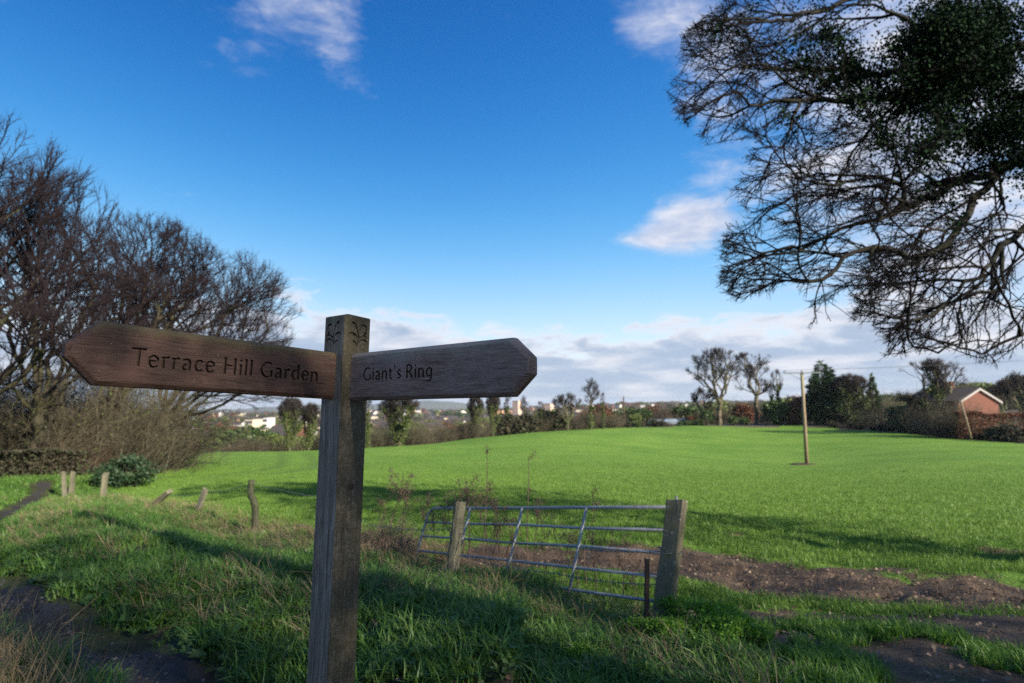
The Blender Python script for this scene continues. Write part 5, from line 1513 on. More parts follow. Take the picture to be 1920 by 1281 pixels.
for px in list(range(604, 1330, 13)):
    px2 = px + gB.uniform(-5, 5); key = gB.choice(['twig_b', 'twig_b', 'twig_g', 'twig_b', 'bush_k', 'twig_g', 'twig_g'] if px2 < 1160 else ['bush_k', 'bush_g', 'twig_b'])
    leaf = key.startswith('bush')
    put(key, 'hedgerow_bush' if leaf else 'hedgerow_shrub', px2, edgeY(px2) + gB.uniform(1, 6), 'dark leafy bush in the hedgerow along the far crest of the field' if leaf else 'brown leafless shrub in the hedgerow along the far crest of the field',
        'bush' if leaf else 'shrub', edgey(px2) - gB.uniform(12, 44 if px2 < 1160 else 16), group='bushes of the crest hedgerow' if leaf else 'leafless shrubs of the crest hedgerow', rot=gB.uniform(0, 6), wide=gB.uniform(.8, 1.3))
for px in range(1560, 1930, 17):
    px2 = px + gB.uniform(-5, 5); key = gB.choice(['bush_k', 'twig_b', 'bush_k'])
    put(key, 'hedgerow_bush', px2, edgeY(px2) + gB.uniform(.3, 1.5), 'low dark bush in the bank hedge along the right edge of the field', 'bush', edgey(px2) - gB.uniform(9, 18), group='low bushes of the right-hand hedge bank', rot=gB.uniform(0, 6), wide=gB.uniform(1.2, 1.8))
# bushes before the terrace on the left
put('bush_g', 'evergreen_bush', 440, 84, 'large rounded green bush above the arched white doorways', 'bush', 790, rot=.4, wide=1.3)
put('bush_g', 'evergreen_bush', 507, 76, 'upright green bush below the white apartment blocks', 'bush', 798, rot=1.4, wide=.7)
put('bush_l', 'evergreen_bush', 524, 72, 'yellow-green bush left of the two ivy trees', 'bush', 812, rot=1.4, wide=.8)
for i, px in enumerate((445, 462, 480, 495, 538, 600)):
    put('twig_b', 'hedgerow_shrub', px, edgeY(px) + 3 + i % 2, 'brown leafless shrub in the hedgerow behind the left crest of the field', 'shrub', edgey(px) - 22 - 6 * (i % 3), group='leafless shrubs behind the left crest', rot=i, wide=1.1)
# ---- thicket under the left trees
put('bush_d', 'holly_bush', 250, 23.6, 'dark green holly bush at the field corner under the bare trees', 'bush', 850, rot=.4, wide=1.25)
put('bush_d', 'holly_bush', 218, 23.2, 'smaller dark holly bush left of the field corner holly', 'bush', 868, rot=1.9, wide=1.0)
for i, (px, Y, top, w, key, lab) in enumerate([
        (15, 27, 655, 1.1, 'twig_b', 'tall brown thicket shrub at the left frame edge'), (75, 27, 668, 1.1, 'twig_g', 'thicket shrub left of the trunks, threaded with ivy'),
        (130, 28, 672, 1.1, 'twig_b', 'dense brown shrub behind the pair of thin posts'), (178, 29, 690, 1.1, 'twig_b', 'dense brown shrub left of the holly'),
        (228, 31, 690, 1.1, 'twig_g', 'ivy-threaded shrub directly above the holly'), (272, 33, 712, 1.1, 'twig_g', 'olive shrub right above the holly under the left arm'),
        (308, 36, 750, 1.1, 'twig_b', 'low brown shrub where the thicket meets the field'), (335, 42, 800, 1.1, 'twig_g', 'last low shrub of the thicket by the white doorways'),
        (150, 26.5, 800, 1.2, 'twig_r', 'russet undergrowth shrub behind the upright pale post'), (95, 26.5, 810, 1.2, 'twig_b', 'low shrub above the left hedge end'), (40, 34, 790, 1.4, 'twig_b', 'far low shrub beyond the clipped left hedge'),
        (300, 30, 868, 1.3, 'twig_r', 'heap of russet scrub at the thicket foot by the field')]):
    put(key, 'bare_shrub', px, Y, lab, 'shrub', top, rot=i * 1.7, wide=w, group='shrubs of the thicket under the left trees')

# ---- hedges
def hedge(name, label, line, w, h, mat, n, size, seed, cat='hedge'):
    g = np.random.default_rng(seed)
    line = [np.array(p, float) for p in line]
    seg = [np.linalg.norm(c - a) for a, c in zip(line[:-1], line[1:])]; tot = sum(seg)
    u = g.random(n) * tot; pts = np.zeros((n, 2)); acc = 0
    for a, c, L in zip(line[:-1], line[1:], seg):
        k = (u >= acc) & (u <= acc + L); t = ((u[k] - acc) / L)[:, None]
        d = (c - a) / L; pp = a + (c - a) * t
        off = (g.random(k.sum()) - .5) * w
        pts[k] = pp + np.array([-d[1], d[0]]) * off[:, None]; acc += L
    z = height(pts[:, 0], pts[:, 1])
    hh = h * (0.9 + 0.2 * npnoise(u * 0.8, u * 0, seed)) * np.where(g.random(n) < .5, g.random(n), 1 - 0.12 * g.random(n))
    b0 = np.array([*line[0], hz(*line[0])])
    V, F = leaf_cards(np.stack([pts[:, 0], pts[:, 1], z + hh], -1) - b0, np.full(n, size), seed, .4, .8)
    root = thing(name, b0, label, cat)
    obj('foliage', mesh_np('foliage', V, F, mat), root)
    k = 90; j = g.integers(0, n, k)
    V, F = spikes(np.stack([pts[j, 0], pts[j, 1], z[j] - .1], -1) - b0, np.stack([g.normal(0, .2, k), g.normal(0, .2, k), np.ones(k)], -1), np.full(k, h * .95), np.full(k, .03))
    obj('stem', mesh_np('stem', V, F, MT['hedge_dark']), root)
hedge('beech_hedge', 'long copper-brown beech hedge in front of the brick house', [G(1786, 71)[:2], G(1900, 71)[:2], (70, 69)], 1.3, P(1850, 774, 71)[2] - hz(*G(1850, 71)[:2]), MT['beech'], 15000, .2, 81)
hedge('clipped_hedge', 'dark clipped hedge on the far side of the path at the left edge', [(-28, 17), (-23, 20.6), (-19.7, 23.5), (-18.2, 24.8)], 1.0, 1.1, MT['hedge_dark'], 9000, .13, 82)
hedge('garden_hedge', 'low green garden hedge behind the two slender trunks', [G(1420, 122)[:2], G(1520, 122)[:2]], 1.5, 1.6, MT['bush'], 2600, .22, 83)
# ------------------------------------------------------------------ buildings
def gable_house(name, label, cat, loc, rot, W, L, H, rise, wall, roofm, group=None, chimney=True, boards=True, wins=(), over=.35, scale=1.0):
    """W across the gable (local x), L along the ridge (local y); the gable at y = 0 looks to -y"""
    root = thing(name, loc, label, cat, group, (0, 0, rot), scale)
    m = MB(); w = W / 2
    m.poly([(-w, 0, -1), (w, 0, -1), (w, L, -1), (-w, L, -1), (-w, 0, H), (w, 0, H), (w, L, H), (-w, L, H), (0, 0, H + rise), (0, L, H + rise)],
           [(0, 1, 5, 8, 4), (1, 2, 6, 5), (2, 3, 7, 9, 6), (3, 0, 4, 7), (3, 2, 1, 0), (4, 8, 9, 7), (5, 6, 9, 8)])
    m.build('wall', wall, root)
    s = rise / w; t = .12
    m = MB()
    for sx in (-1, 1):
        e = (w + over) * sx
        vs = [(0, -over, H + rise + .03), (e, -over, H - over * s + .03), (e, L + over, H - over * s + .03), (0, L + over, H + rise + .03)]
        vs += [(a, b2, c + t) for a, b2, c in vs]
        m.poly(vs, [(0, 1, 2, 3), (7, 6, 5, 4), (0, 4, 5, 1), (1, 5, 6, 2), (2, 6, 7, 3), (3, 7, 4, 0)])
    rf = m.build('roof', roofm, root)
    if chimney:
        m = MB(); m.box((-.4, L * .45, H + rise - .6), (.4, L * .45 + .8, H + rise + .95)); m.box((-.48, L * .45 - .08, H + rise + .953), (.48, L * .45 + .88, H + rise + 1.06)); m.build('chimney', wall, rf)
    if boards:
        for sx in (-1, 1):
            m = MB(); e = (w + over) * sx
            m.poly([(0, -over - .03, H + rise + .0), (e, -over - .03, H - over * s), (e, -over - .03, H - over * s - .26), (0, -over - .03, H + rise - .28),
                    (0, -over - .003, H + rise + .0), (e, -over - .003, H - over * s), (e, -over - .003, H - over * s - .26), (0, -over - .003, H + rise - .28)],
                   [(0, 1, 2, 3), (7, 6, 5, 4), (0, 4, 5, 1), (1, 5, 6, 2), (2, 6, 7, 3), (3, 7, 4, 0)])
            m.build('bargeboard', MT['bargeboard'], root)
    for (face, u, z, ww, hh) in wins:
        m = MB(); f2 = MB()
        if face == 'S': m.box((u - ww / 2, -.02, z), (u + ww / 2, .05, z + hh)); f2.box((u - ww / 2 - .07, -.035, z - .07), (u + ww / 2 + .07, -.022, z + hh + .07))
        else: m.box((-w - .02, u - ww / 2, z), (-w + .05, u + ww / 2, z + hh)); f2.box((-w - .0185, u - ww / 2 - .07, z - .07), (-w - .004, u + ww / 2 + .07, z + hh + .07))
        if face == 'S': m.v = [(a, b2 - .022, c) for a, b2, c in m.v]
        wn = m.build('window', MT['glass'], root); f2.build('frame', MT['white'], wn)
    return root

hb = P(1838, 790, 82); hb[2] = hz(hb[0], hb[1]); he = P(1838, 752, 82)[2] - hb[2]; hr = P(1838, 728, 82)[2] - hb[2] - he
gable_house('brick_house', 'red brick house with white bargeboards behind the beech hedge', 'house', hb, R(21), 9.0, 7.2, he, hr, MT['brick'], MT['roof'], wins=[('W', 2.5, .9, 1.4, 1.2), ('W', 5.8, .9, 1.4, 1.2)])
cb = P(1566, 778, 122); cb[2] = hz(cb[0], cb[1]); ce = max(2.0, P(1566, 762, 122)[2] - cb[2])
gable_house('brick_cottage', 'small brick cottage seen through the gap beside the dark pine', 'house', cb, R(10), 5.2, 8, ce, 1.4, MT['brick'], MT['roof'], wins=[('S', .6, .8, .9, 1.1)])
wb = P(1655, 790, 112); wb[2] = hz(wb[0], wb[1])
gable_house('white_shed', 'small white gable glimpsed between cypress and dark bush', 'shed', wb, R(-5), 3.0, 4, max(1.6, P(1655, 778, 112)[2] - wb[2]), .8, MT['white'], MT['roof'], chimney=False)

# terrace with two arched white doorways at the left end of the field
def terrace():
    b0 = P(392, 846, 92); zg = b0[2] - 0.6; L = P(432, 840, 92)[0] - P(352, 840, 92)[0]; H = P(392, 826, 92)[2] - zg
    root = thing('brick_terrace', (P(392, 846, 92)[0], 92, zg), 'low terrace with dark roof and two tall arched white doorways beyond the field', 'house', None, (0, 0, R(8)))
    m = MB(); m.box((-L / 2, 0, -2), (L / 2, 6, H)); m.build('wall', MT['brick_light'], root)
    m = MB(); m.poly([(-L / 2 - .3, -.4, H), (L / 2 + .3, -.4, H), (L / 2 + .3, 6.4, H), (-L / 2 - .3, 6.4, H), (-L / 2 - .3, 3, H + 1.5), (L / 2 + .3, 3, H + 1.5)], [(0, 1, 5, 4), (2, 3, 4, 5), (0, 4, 3), (1, 2, 5), (3, 2, 1, 0)]); m.build('roof', MT['roof'], root)
    for u, w, h2 in ((-.9, 0.85, H - .1), (0.18, 0.85, H - .1), (2.35, .65, H * .98)):
        n = 10; out = [(u - w / 2, 0), (u + w / 2, 0)] if u < 2 else [(u - w / 2, H * .55), (u + w / 2, H * .55)]
        for i in range(n + 1): a = math.pi * i / n; out.append((u + w / 2 * math.cos(a), h2 - w / 2 + w / 2 * math.sin(a)))
        k = len(out); m = MB()
        m.poly([(x, -.12, z) for x, z in out] + [(x, -.003, z) for x, z in out], [tuple(range(k))] + [(i, i + k, (i + 1) % k + k, (i + 1) % k) for i in range(k)])
        d = m.build('door' if u < 2 else 'window', MT['white'], root)
    return root
terrace()

def block(name, label, cat, px, py_top, Y, wpx, depth, wall, roofm, floors, bays, rot=0.0, group=None, base=None):
    c = P(px, py_top, Y); zg = hz(c[0], c[1]) - 1; W = wpx / FPX * Y; H = c[2] - zg
    root = thing(name, (c[0], c[1], zg), label, cat, group, (0, 0, rot))
    m = MB(); m.box((-W / 2, 0, 0), (W / 2, depth, H)); m.build('wall', wall, root)
    m = MB(); m.box((-W / 2 - .3, -.3, H + .002), (W / 2 + .3, depth + .3, H + .5)); m.build('roof', roofm, root)
    gm = bpy.data.meshes.new('window'); mm = MB(); fh = 3.0
    mm.box((-.55, -.06, -.7), (.55, .02, .7)); gm.from_pydata(mm.v, [], mm.f); gm.materials.append(MT['glass'])
    for f in range(floors):
        for k in range(bays):
            o = obj('window', gm, root); o.location = (-W / 2 + W * (k + .5) / bays, -.01, H - 1.8 - f * fh)
            if H - 1.8 - f * fh < 1: bpy.data.objects.remove(o)
    return root
block('tower_block', 'pale tower block far off, seen just right of the arm tip', 'tower', 1024, 757, 900, 17, 13, MT['pink_wall'], MT['concrete'], 8, 4, R(-28))
block('tower_block', 'second pale tower block far off, half hidden behind the arm tip', 'tower', 966, 752, 820, 12, 11, MT['pink_wall'], MT['concrete'], 8, 3, R(-28))
for i, (px, top, Y, w, mt, fl, lab) in enumerate([(466, 786, 330, 17, MT['cream'], 3, 'cream apartment block with flat roof, topmost in the town on the left'), (494, 783, 345, 15, MT['white'], 3, 'white apartment block right of the cream one'), (480, 805, 300, 18, MT['cream'], 2, 'lower cream block beneath the white apartments'),
                                             (522, 800, 280, 18, MT['white'], 2, 'white building beside the left ivy tree'), (562, 797, 285, 9, MT['pink_wall'], 3, 'pinkish building between the two left ivy trees'), (600, 800, 300, 14, MT['cream'], 2, 'cream building touching the signpost shaft')]):
    block('apartment_block', lab, 'building', px, top, Y, w, 9, mt, MT['roof'], fl, 4, R(-12 + 5 * i), 'pale town blocks on the left')

# ---- parked cars
def car_parts(paint):
    m = MB(); prof = [(-2.05, .32), (-2.1, .75), (-1.75, .92), (-1.15, 1.38), (.55, 1.42), (1.25, .98), (2.0, .82), (2.12, .5), (2.05, .3)]
    k = len(prof)
    def wy(z): return .84 if z < 1.0 else .66
    m.poly([(x, -wy(z), z) for x, z in prof] + [(x, wy(z), z) for x, z in prof], [tuple(reversed(range(k))), tuple(range(k, 2 * k))] + [(i, (i + 1) % k, (i + 1) % k + k, i + k) for i in range(k)])
    out = []
    def mk(nm, mb, mat):
        me = bpy.data.meshes.new(nm); me.from_pydata(mb.v, [], mb.f); me.materials.append(mat)
        bm = bmesh.new(); bm.from_mesh(me); bmesh.ops.recalc_face_normals(bm, faces=bm.faces); bm.to_mesh(me); bm.free(); out.append((nm, me, None))
    mk('body', m, paint)
    for s in (-1, 1):
        w = MB(); w.poly([(-1.2, s * .80, 1.0), (.95, s * .80, 1.02), (.5, s * .69, 1.36), (-1.05, s * .69, 1.33), (-1.2, s * .70, 1.0), (.95, s * .70, 1.02), (.5, s * .6, 1.36), (-1.05, s * .6, 1.33)], [(0, 1, 2, 3), (7, 6, 5, 4), (0, 4, 5, 1), (1, 5, 6, 2), (2, 6, 7, 3), (3, 7, 4, 0)]); mk('window', w, MT['glass'])
    for x in (-1.3, 1.3):
        for s in (-1, 1):
            w = MB(); w.tube([(x, s * .68, .32), (x, s * .86, .32)], .32, 12); mk('wheel', w, MT['rubber'])
    return out
CAR_B, CAR_D = car_parts(MT['car_blue']), car_parts(MT['car_dark'])
for px, Y, parts, lab, rz in [(1231, 121, CAR_D, 'leftmost parked car at the far field edge, dark', .1), (1256, 120, CAR_B, 'pale blue parked car at the far field edge, middle of three', 0), (1279, 121, CAR_D, 'dark parked car left of the russet shrub', -.1)]:
    b0 = G(px, Y); place(parts, 'parked_car', (b0[0], b0[1], max(b0[2], P(px, 800.5, Y)[2] - .15)), lab, 'car', 'cars parked beyond the field', rz)
b0 = G(1916, 67); place(CAR_B, 'parked_car', b0, 'pale blue car half hidden behind the rounded bush at the right edge', 'car', None, 1.1)

# ---- town houses across the valley: each one a house, copied from four kinds
def house_mesh(wall, roofm, W, L, H, rise):
    w = W / 2; o = .3
    V = [(-w, 0, -2), (w, 0, -2), (w, L, -2), (-w, L, -2), (-w, 0, H), (w, 0, H), (w, L, H), (-w, L, H), (-w, L / 2, H + rise), (w, L / 2, H + rise),
         (-w - o, -o, H - .1), (w + o, -o, H - .1), (w + o, L / 2, H + rise + .1), (-w - o, L / 2, H + rise + .1), (w + o, L + o, H - .1), (-w - o, L + o, H - .1)]
    me = bpy.data.meshes.new('town_house')
    me.from_pydata(V, [], [(0, 1, 5, 4), (1, 2, 6, 9, 5), (2, 3, 7, 6), (3, 0, 4, 8, 7), (10, 11, 12, 13), (13, 12, 14, 15)])
    me.materials.append(wall); me.materials.append(roofm)
    me.polygons.foreach_set('material_index', [0, 0, 0, 0, 1, 1])
    return me
HM = [('small white house far off in the town', house_mesh(MT['white'], MT['roof'], 9, 8, 5, 2.4)), ('small cream house far off in the town', house_mesh(MT['cream'], MT['roof'], 10, 8, 5, 2.2)),
      ('small red brick house far off in the town', house_mesh(MT['brick'], MT['roof'], 10, 8, 5.2, 2.6)), ('pale brick terrace far off in the town', house_mesh(MT['brick_light'], MT['roof'], 22, 8, 5.2, 2.4))]
gH = np.random.default_rng(15)
nh = 0
while nh < 230:
    a = gH.uniform(-33, 24); d = gH.uniform(190, 1700) if a < -4 else gH.uniform(380, 2300)
    if a > 8: d = gH.uniform(800, 2400)
    x, y = d * math.sin(R(a)), d * math.cos(R(a))
    k = gH.choice(4, p=[.3, .25, .3, .15]); lab, me = HM[k]
    o = obj('town_house', me, None, (x, y, hz(x, y))); o.rotation_euler = (0, 0, gH.normal(0, .5)); sc = 1.0 if d < 900 else 1.25
    o.scale = (sc,) * 3
    props(o, lab, 'house', ['white town houses', 'cream town houses', 'brick town houses', 'terraces in the town'][k]); nh += 1

# ------------------------------------------------------------------ scattered growth (geometry nodes over real points)
def scatter(name, label_kind, pts, rot, scl, idx, sources):
    """one object of instances: a point cloud mesh and a node group that puts a piece on every point"""
    coll = bpy.data.collections.new(name + '_pieces')
    for i, me in enumerate(sources):
        o = bpy.data.objects.new('%s_%02d' % (name, i), me); coll.objects.link(o)
    me = bpy.data.meshes.new(name); me.vertices.add(len(pts)); me.vertices.foreach_set('co', np.asarray(pts, np.float32).ravel())
    for an, ty, arr, key in (('rot', 'FLOAT_VECTOR', rot, 'vector'), ('scl', 'FLOAT', scl, 'value'), ('pick', 'INT', idx, 'value')):
        at = me.attributes.new(an, ty, 'POINT'); at.data.foreach_set(key, np.asarray(arr, np.int32 if ty == 'INT' else np.float32).ravel())
    o = obj(name, me); o['kind'] = 'stuff'
    ng = bpy.data.node_groups.new(name, 'GeometryNodeTree')
    ng.interface.new_socket('Geometry', in_out='INPUT', socket_type='NodeSocketGeometry'); ng.interface.new_socket('Geometry', in_out='OUTPUT', socket_type='NodeSocketGeometry')
    N, L = ng.nodes, ng.links
    gi, go = N.new('NodeGroupInput'), N.new('NodeGroupOutput')
    ci = N.new('GeometryNodeCollectionInfo'); ci.inputs['Collection'].default_value = coll; ci.inputs['Separate Children'].default_value = True; ci.inputs['Reset Children'].default_value = True
    ip = N.new('GeometryNodeInstanceOnPoints'); ip.inputs['Pick Instance'].default_value = True
    def na(nm, ty):
        n = N.new('GeometryNodeInputNamedAttribute'); n.data_type = ty; n.inputs['Name'].default_value = nm
        return next(s for s in n.outputs if s.name == 'Attribute' and s.enabled)
    L.new(gi.outputs[0], ip.inputs['Points']); L.new(ci.outputs[0], ip.inputs['Instance'])
    L.new(na('pick', 'INT'), ip.inputs['Instance Index']); L.new(na('rot', 'FLOAT_VECTOR'), ip.inputs['Rotation']); L.new(na('scl', 'FLOAT'), ip.inputs['Scale'])
    L.new(ip.outputs[0], go.inputs[0])
    md = o.modifiers.new('scatter', 'NODES'); md.node_group = ng
    return o

def tuft(n, rad, h, w, lean, seed, mat, curl=.5, seg=3, dirbias=(0, 0)):
    g = np.random.default_rng(seed); V, F = [], []
    for i in range(n):
        a = g.uniform(0, 2 * math.pi); rr = rad * math.sqrt(g.random()); b0 = np.array([rr * math.cos(a), rr * math.sin(a), -.02])
        az = g.uniform(0, 2 * math.pi); L = h * g.uniform(.55, 1.15); ln = lean * g.uniform(.3, 1.3)
        d = np.array([math.cos(az) + dirbias[0], math.sin(az) + dirbias[1], 0]); s = np.array([-math.sin(az), math.cos(az), 0]) * w * .5 * g.uniform(.7, 1.2)
        k = len(V)
        for j in range(seg):
            t = j / seg; p = b0 + np.array([0, 0, 1]) * L * (t - curl * .45 * t * t * ln) + d * L * ln * t * t * .8
            V += [p - s * (1 - t * .6), p + s * (1 - t * .6)]
        t = 1.0; V.append(b0 + np.array([0, 0, 1]) * L * (t - curl * .45 * ln) + d * L * ln * .8)
        for j in range(seg - 1): F += [(k + 2 * j, k + 2 * j + 1, k + 2 * j + 3), (k + 2 * j, k + 2 * j + 3, k + 2 * j + 2)]
        F.append((k + 2 * seg - 2, k + 2 * seg - 1, k + 2 * seg))
    return mesh_np('tuft', np.array(V), np.array(F), mat)

GR = [tuft(20, .085, .135, .0105, 1.05, 100 + i, MT['grass'], .8) for i in range(6)]
GB = [tuft(22, .080, .125, .0095, .85, 120 + i, MT['grass_bright'], .6) for i in range(5)]
CR = [tuft(26, .17, .080, .0085, .55, 140 + i, MT['crop'], .5, 2) for i in range(5)]
SR = [tuft(13, .07, .34, .0055, 1.0, 160 + i, MT['straw'], .8, 3) for i in range(5)]
gS = np.random.default_rng(99)
def polar(n, r0, r1, a0=-47, a1=47, pw=1.0):
    r = r0 + (r1 - r0) * gS.random(n) ** pw; a = R(1) * gS.uniform(a0, a1, n)
    return r * np.sin(a), r * np.cos(a)
def lay(name, x, y, sources, smin, smax, tilt=.25, zoff=0.0, lean=None):
    z = height(x, y) + zoff; n = len(x)
    rot = np.stack([gS.normal(0, tilt, n), gS.normal(0, tilt, n), gS.uniform(0, 6.28, n)], -1)
    if lean is not None: rot[:, 0] += lean[0]; rot[:, 1] += lean[1]; rot[:, 2] = gS.normal(0, .6, n)
    scatter(name, 'stuff', np.stack([x, y, z], -1), rot, gS.uniform(smin, smax, n), gS.integers(0, len(sources), n), sources)
# verge grass on the bank and between path and gate
x, y = polar(52000, 2.0, 19)
pdv = polydist(x, y, PATH) + (fbm(x * 2, y * 2, 11, 3) - .5) * .5
md_ = mud_at(x, y) + (fbm(x * 2.2, y * 2.2, 31, 4) - .5) * 1.5
right = (x > 1.2) & (y < 7.5)
fieldm = in_field(x, y)
k = ~fieldm & (pdv > .33) & (md_ < .42) & ~(right & (x > 1.6)) & (fbm(x * 3, y * 3, 33, 3) > .28)
lay('grass', x[k], y[k], GR, .6, 1.45, .32)
x, y = polar(9000, 17, 34, -52, -30)
k = ~in_field(x, y) & (polydist(x, y, PATH) > .22 + .25 * fbm(x * 1.5, y * 1.5, 71, 3))
lay('grass', x[k], y[k], GR, 1.0, 1.9, .28)
# brighter patches in the gateway mud and along the field's near edge
x, y = polar(26000, 2.6, 12, -20, 47)
md_ = mud_at(x, y); nz = fbm(x * 1.5 + 3, y * 1.5, 37, 4)
k = (~in_field(x, y)) & (x > .9) & (nz + (fbm(x * 6, y * 6, 38, 2) - .5) * .25 > .555 + md_ * .10) & (polydist(x, y, MUD1) > .55)
lay('young_grass', x[k], y[k], GB, .6, 1.15, .28)
# winter wheat
x, y = polar(90000, 5.5, 48, -46, 46)
md_ = mud_at(x, y) + (fbm(x * 2.2, y * 2.2, 41, 4) - .5) * .9
wl_ = np.minimum(*[polydist(x, y, [(-16.5 + q, 27.0), (-14.6 + q, 30), (-14.2 + q, 35), (-16.5 + q, 42), (-20 + q, 50)]) for q in (0.0, 2.2)])
k = in_field(x, y) & (md_ < .38) & (wl_ > .45) & (gS.random(len(x)) > (np.hypot(x, y) - 16) / 34)
lay('wheat', x[k], y[k], CR, .75, 1.2, .2)
# dry grass: along the fence, on the bank, at the lower left
x, y = polar(30000, 2.2, 24)
fd = polydist(x, y, FENCE); pd_ = polydist(x, y, PATH); nz = fbm(x * .8, y * .8, 43, 4)
pr = np.exp(-(fd / 1.0) ** 2) * .95 + np.exp(-((pd_ - 1.0) / .5) ** 2) * (y > 7) * .35 + np.clip((nz - .54) * 4, 0, .32) * (x < 1.5)
pr *= (pd_ > .5) & ~(in_field(x, y) & (fd > 1.0)) & (x < 1.4)
k = gS.random(len(x)) < pr * .55
lay('dry_grass', x[k], y[k], SR, .55, 1.25, .3, 0, (.35, -.25))
# long straw at the lower left corner, in front of the path
x = gS.uniform(-4.2, -1.5, 900); y = gS.uniform(2.0, 3.9, 900)
k = (polydist(x, y, PATH) > .45) & (y < 3.55 - (x + 2.0) * .55) & (x < -1.6)
k &= (y - 3.6) < -(x + 2.05) * .72 - .15
LS = [tuft(9, .06, .62, .006, .9, 180 + i, MT['straw'], .9, 4) for i in range(4)]
lay('long_straw', x[k], y[k], LS, .5, 1.1, .3, 0, (.3, .35))

# broad-leaved weeds among the grass
def rosette(seed, n=11, L=.05):
    g = np.random.default_rng(seed); V, F = [], []
    for i in range(n):
        a = g.uniform(0, 6.28); t = g.uniform(.25, 1.0); d = np.array([math.cos(a), math.sin(a), t]); d /= np.linalg.norm(d); s = np.array([-math.sin(a), math.cos(a), 0]) * L * .26
        l = L * g.uniform(.6, 1.4); k = len(V); m_ = d * l * .55 + (0, 0, .01)
        V += [np.zeros(3), m_ - s, m_ + s, d * l + (0, 0, -.25 * l * (1 - t))]; F += [(k, k + 1, k + 2), (k + 1, k + 3, k + 2)]
    return mesh_np('rosette', np.array(V), np.array(F), MT['weed_leaf'])
RO = [rosette(240 + i) for i in range(4)]
x, y = polar(5000, 2.4, 11)
k = (x < 1.0) & ~in_field(x, y) & (polydist(x, y, PATH) > .3) & (fbm(x * 1.3 + 9, y * 1.3, 47, 4) > .50) & (mud_at(x, y) < .7)
lay('broadleaf_weeds', x[k], y[k], RO, .6, 1.6, .25, .03)
# fallen leaves on the mud
x, y = polar(7500, 2.5, 9.5, -25, 47)
k = (gS.random(len(x)) < mud_at(x, y) * 1.1) | (gS.random(len(x)) < .12) | ((gS.random(len(x)) < .6) & (np.hypot((x - .3) / 1.3, (y - 4.4) / 1.2) < 1))
k &= ~(in_field(x, y) & (mud_at(x, y) < .4))
x2_, y2_ = polar(3200, 2.6, 9.0, -50, -12)
kk = polydist(x2_, y2_, PATH) < .26
gs = height(x2_[kk], y2_[kk]); V_, F_ = leaf_cards(np.stack([x2_[kk], y2_[kk], gs + .004], -1), np.full(kk.sum(), .035), 9, 2.0, .9)
o = obj('gravel', mesh_np('gravel', V_, F_, MT['gravel'])); o['kind'] = 'stuff'
x, y = x[k], y[k]; V, F = leaf_cards(np.stack([x, y, height(x, y) + .02], -1), np.full(len(x), .042), 7, 1.6, .7)
o = obj('fallen_leaves', mesh_np('fallen_leaves', V, F, MT['deadleaf'])); o['kind'] = 'stuff'
for px, Y, s, lab in [(584, 8.9, .05, 'small pale stone lying in the grass left of the signpost')]:
    b0 = G(px, Y); root = thing('stone', b0, lab, 'stone'); V = ball(60, (0, 0, .03), (s * 1.3, s, s * .8), 3, 1.0)
    bm = bmesh.new(); [bm.verts.new(v) for v in V]; bmesh.ops.convex_hull(bm, input=bm.verts); me = bpy.data.meshes.new('rock'); bm.to_mesh(me); bm.free(); me.materials.append(MT['stone_pale']); obj('rock', me, root)

# ---- dead weeds by the gate
def weed_tmpl(H, seed, heads=5, spread=.12):
    g = np.random.default_rng(seed); m = MB()
    top = np.array([g.normal(0, .05), g.normal(0, .05), H])
    line = [np.array([0, 0, -.1]), np.array([g.normal(0, .015), g.normal(0, .015), H * .4]), top * (1, 1, .75) + (g.normal(0, .02), 0, 0), top]
    m.tube(catmull(line, 3), [.007, .0065, .0062, .006, .0056, .005, .0046, .004, .0034, .003], 5)
    pts = []
    for i in range(heads):
        t = g.uniform(.55, .98); p = top * t; a = g.uniform(0, 6.28); q = p + np.array([math.cos(a) * spread, math.sin(a) * spread, spread * g.uniform(.8, 1.6)])
        m.tube([p, (p + q) / 2 + (0, 0, -.01), q], [.0035, .003, .002], 4); pts.append(q); pts.append((p + q) / 2 + (0, 0, .01))
    me = bpy.data.meshes.new('stem'); me.from_pydata(m.v, [], m.f); me.materials.append(MT['weed'])
    c = np.repeat(np.array(pts), 26, 0) + g.normal(0, .020, (len(pts) * 26, 3)); V, F = leaf_cards(c, np.full(len(c), .016), seed, .2, .7)
    return [('stem', me, None), ('seed_head', mesh_np('seed_head', V, F, MT['weed']), None)]
def as_stuff(t): return [(a, c, 'stuff' if a == 'seed_head' else k) for a, c, k in t]
W = [weed_tmpl(1.0, 201, 3, .08), weed_tmpl(.8, 202, 8, .13), weed_tmpl(.62, 203, 7, .09), weed_tmpl(1.1, 204, 2, .06)]
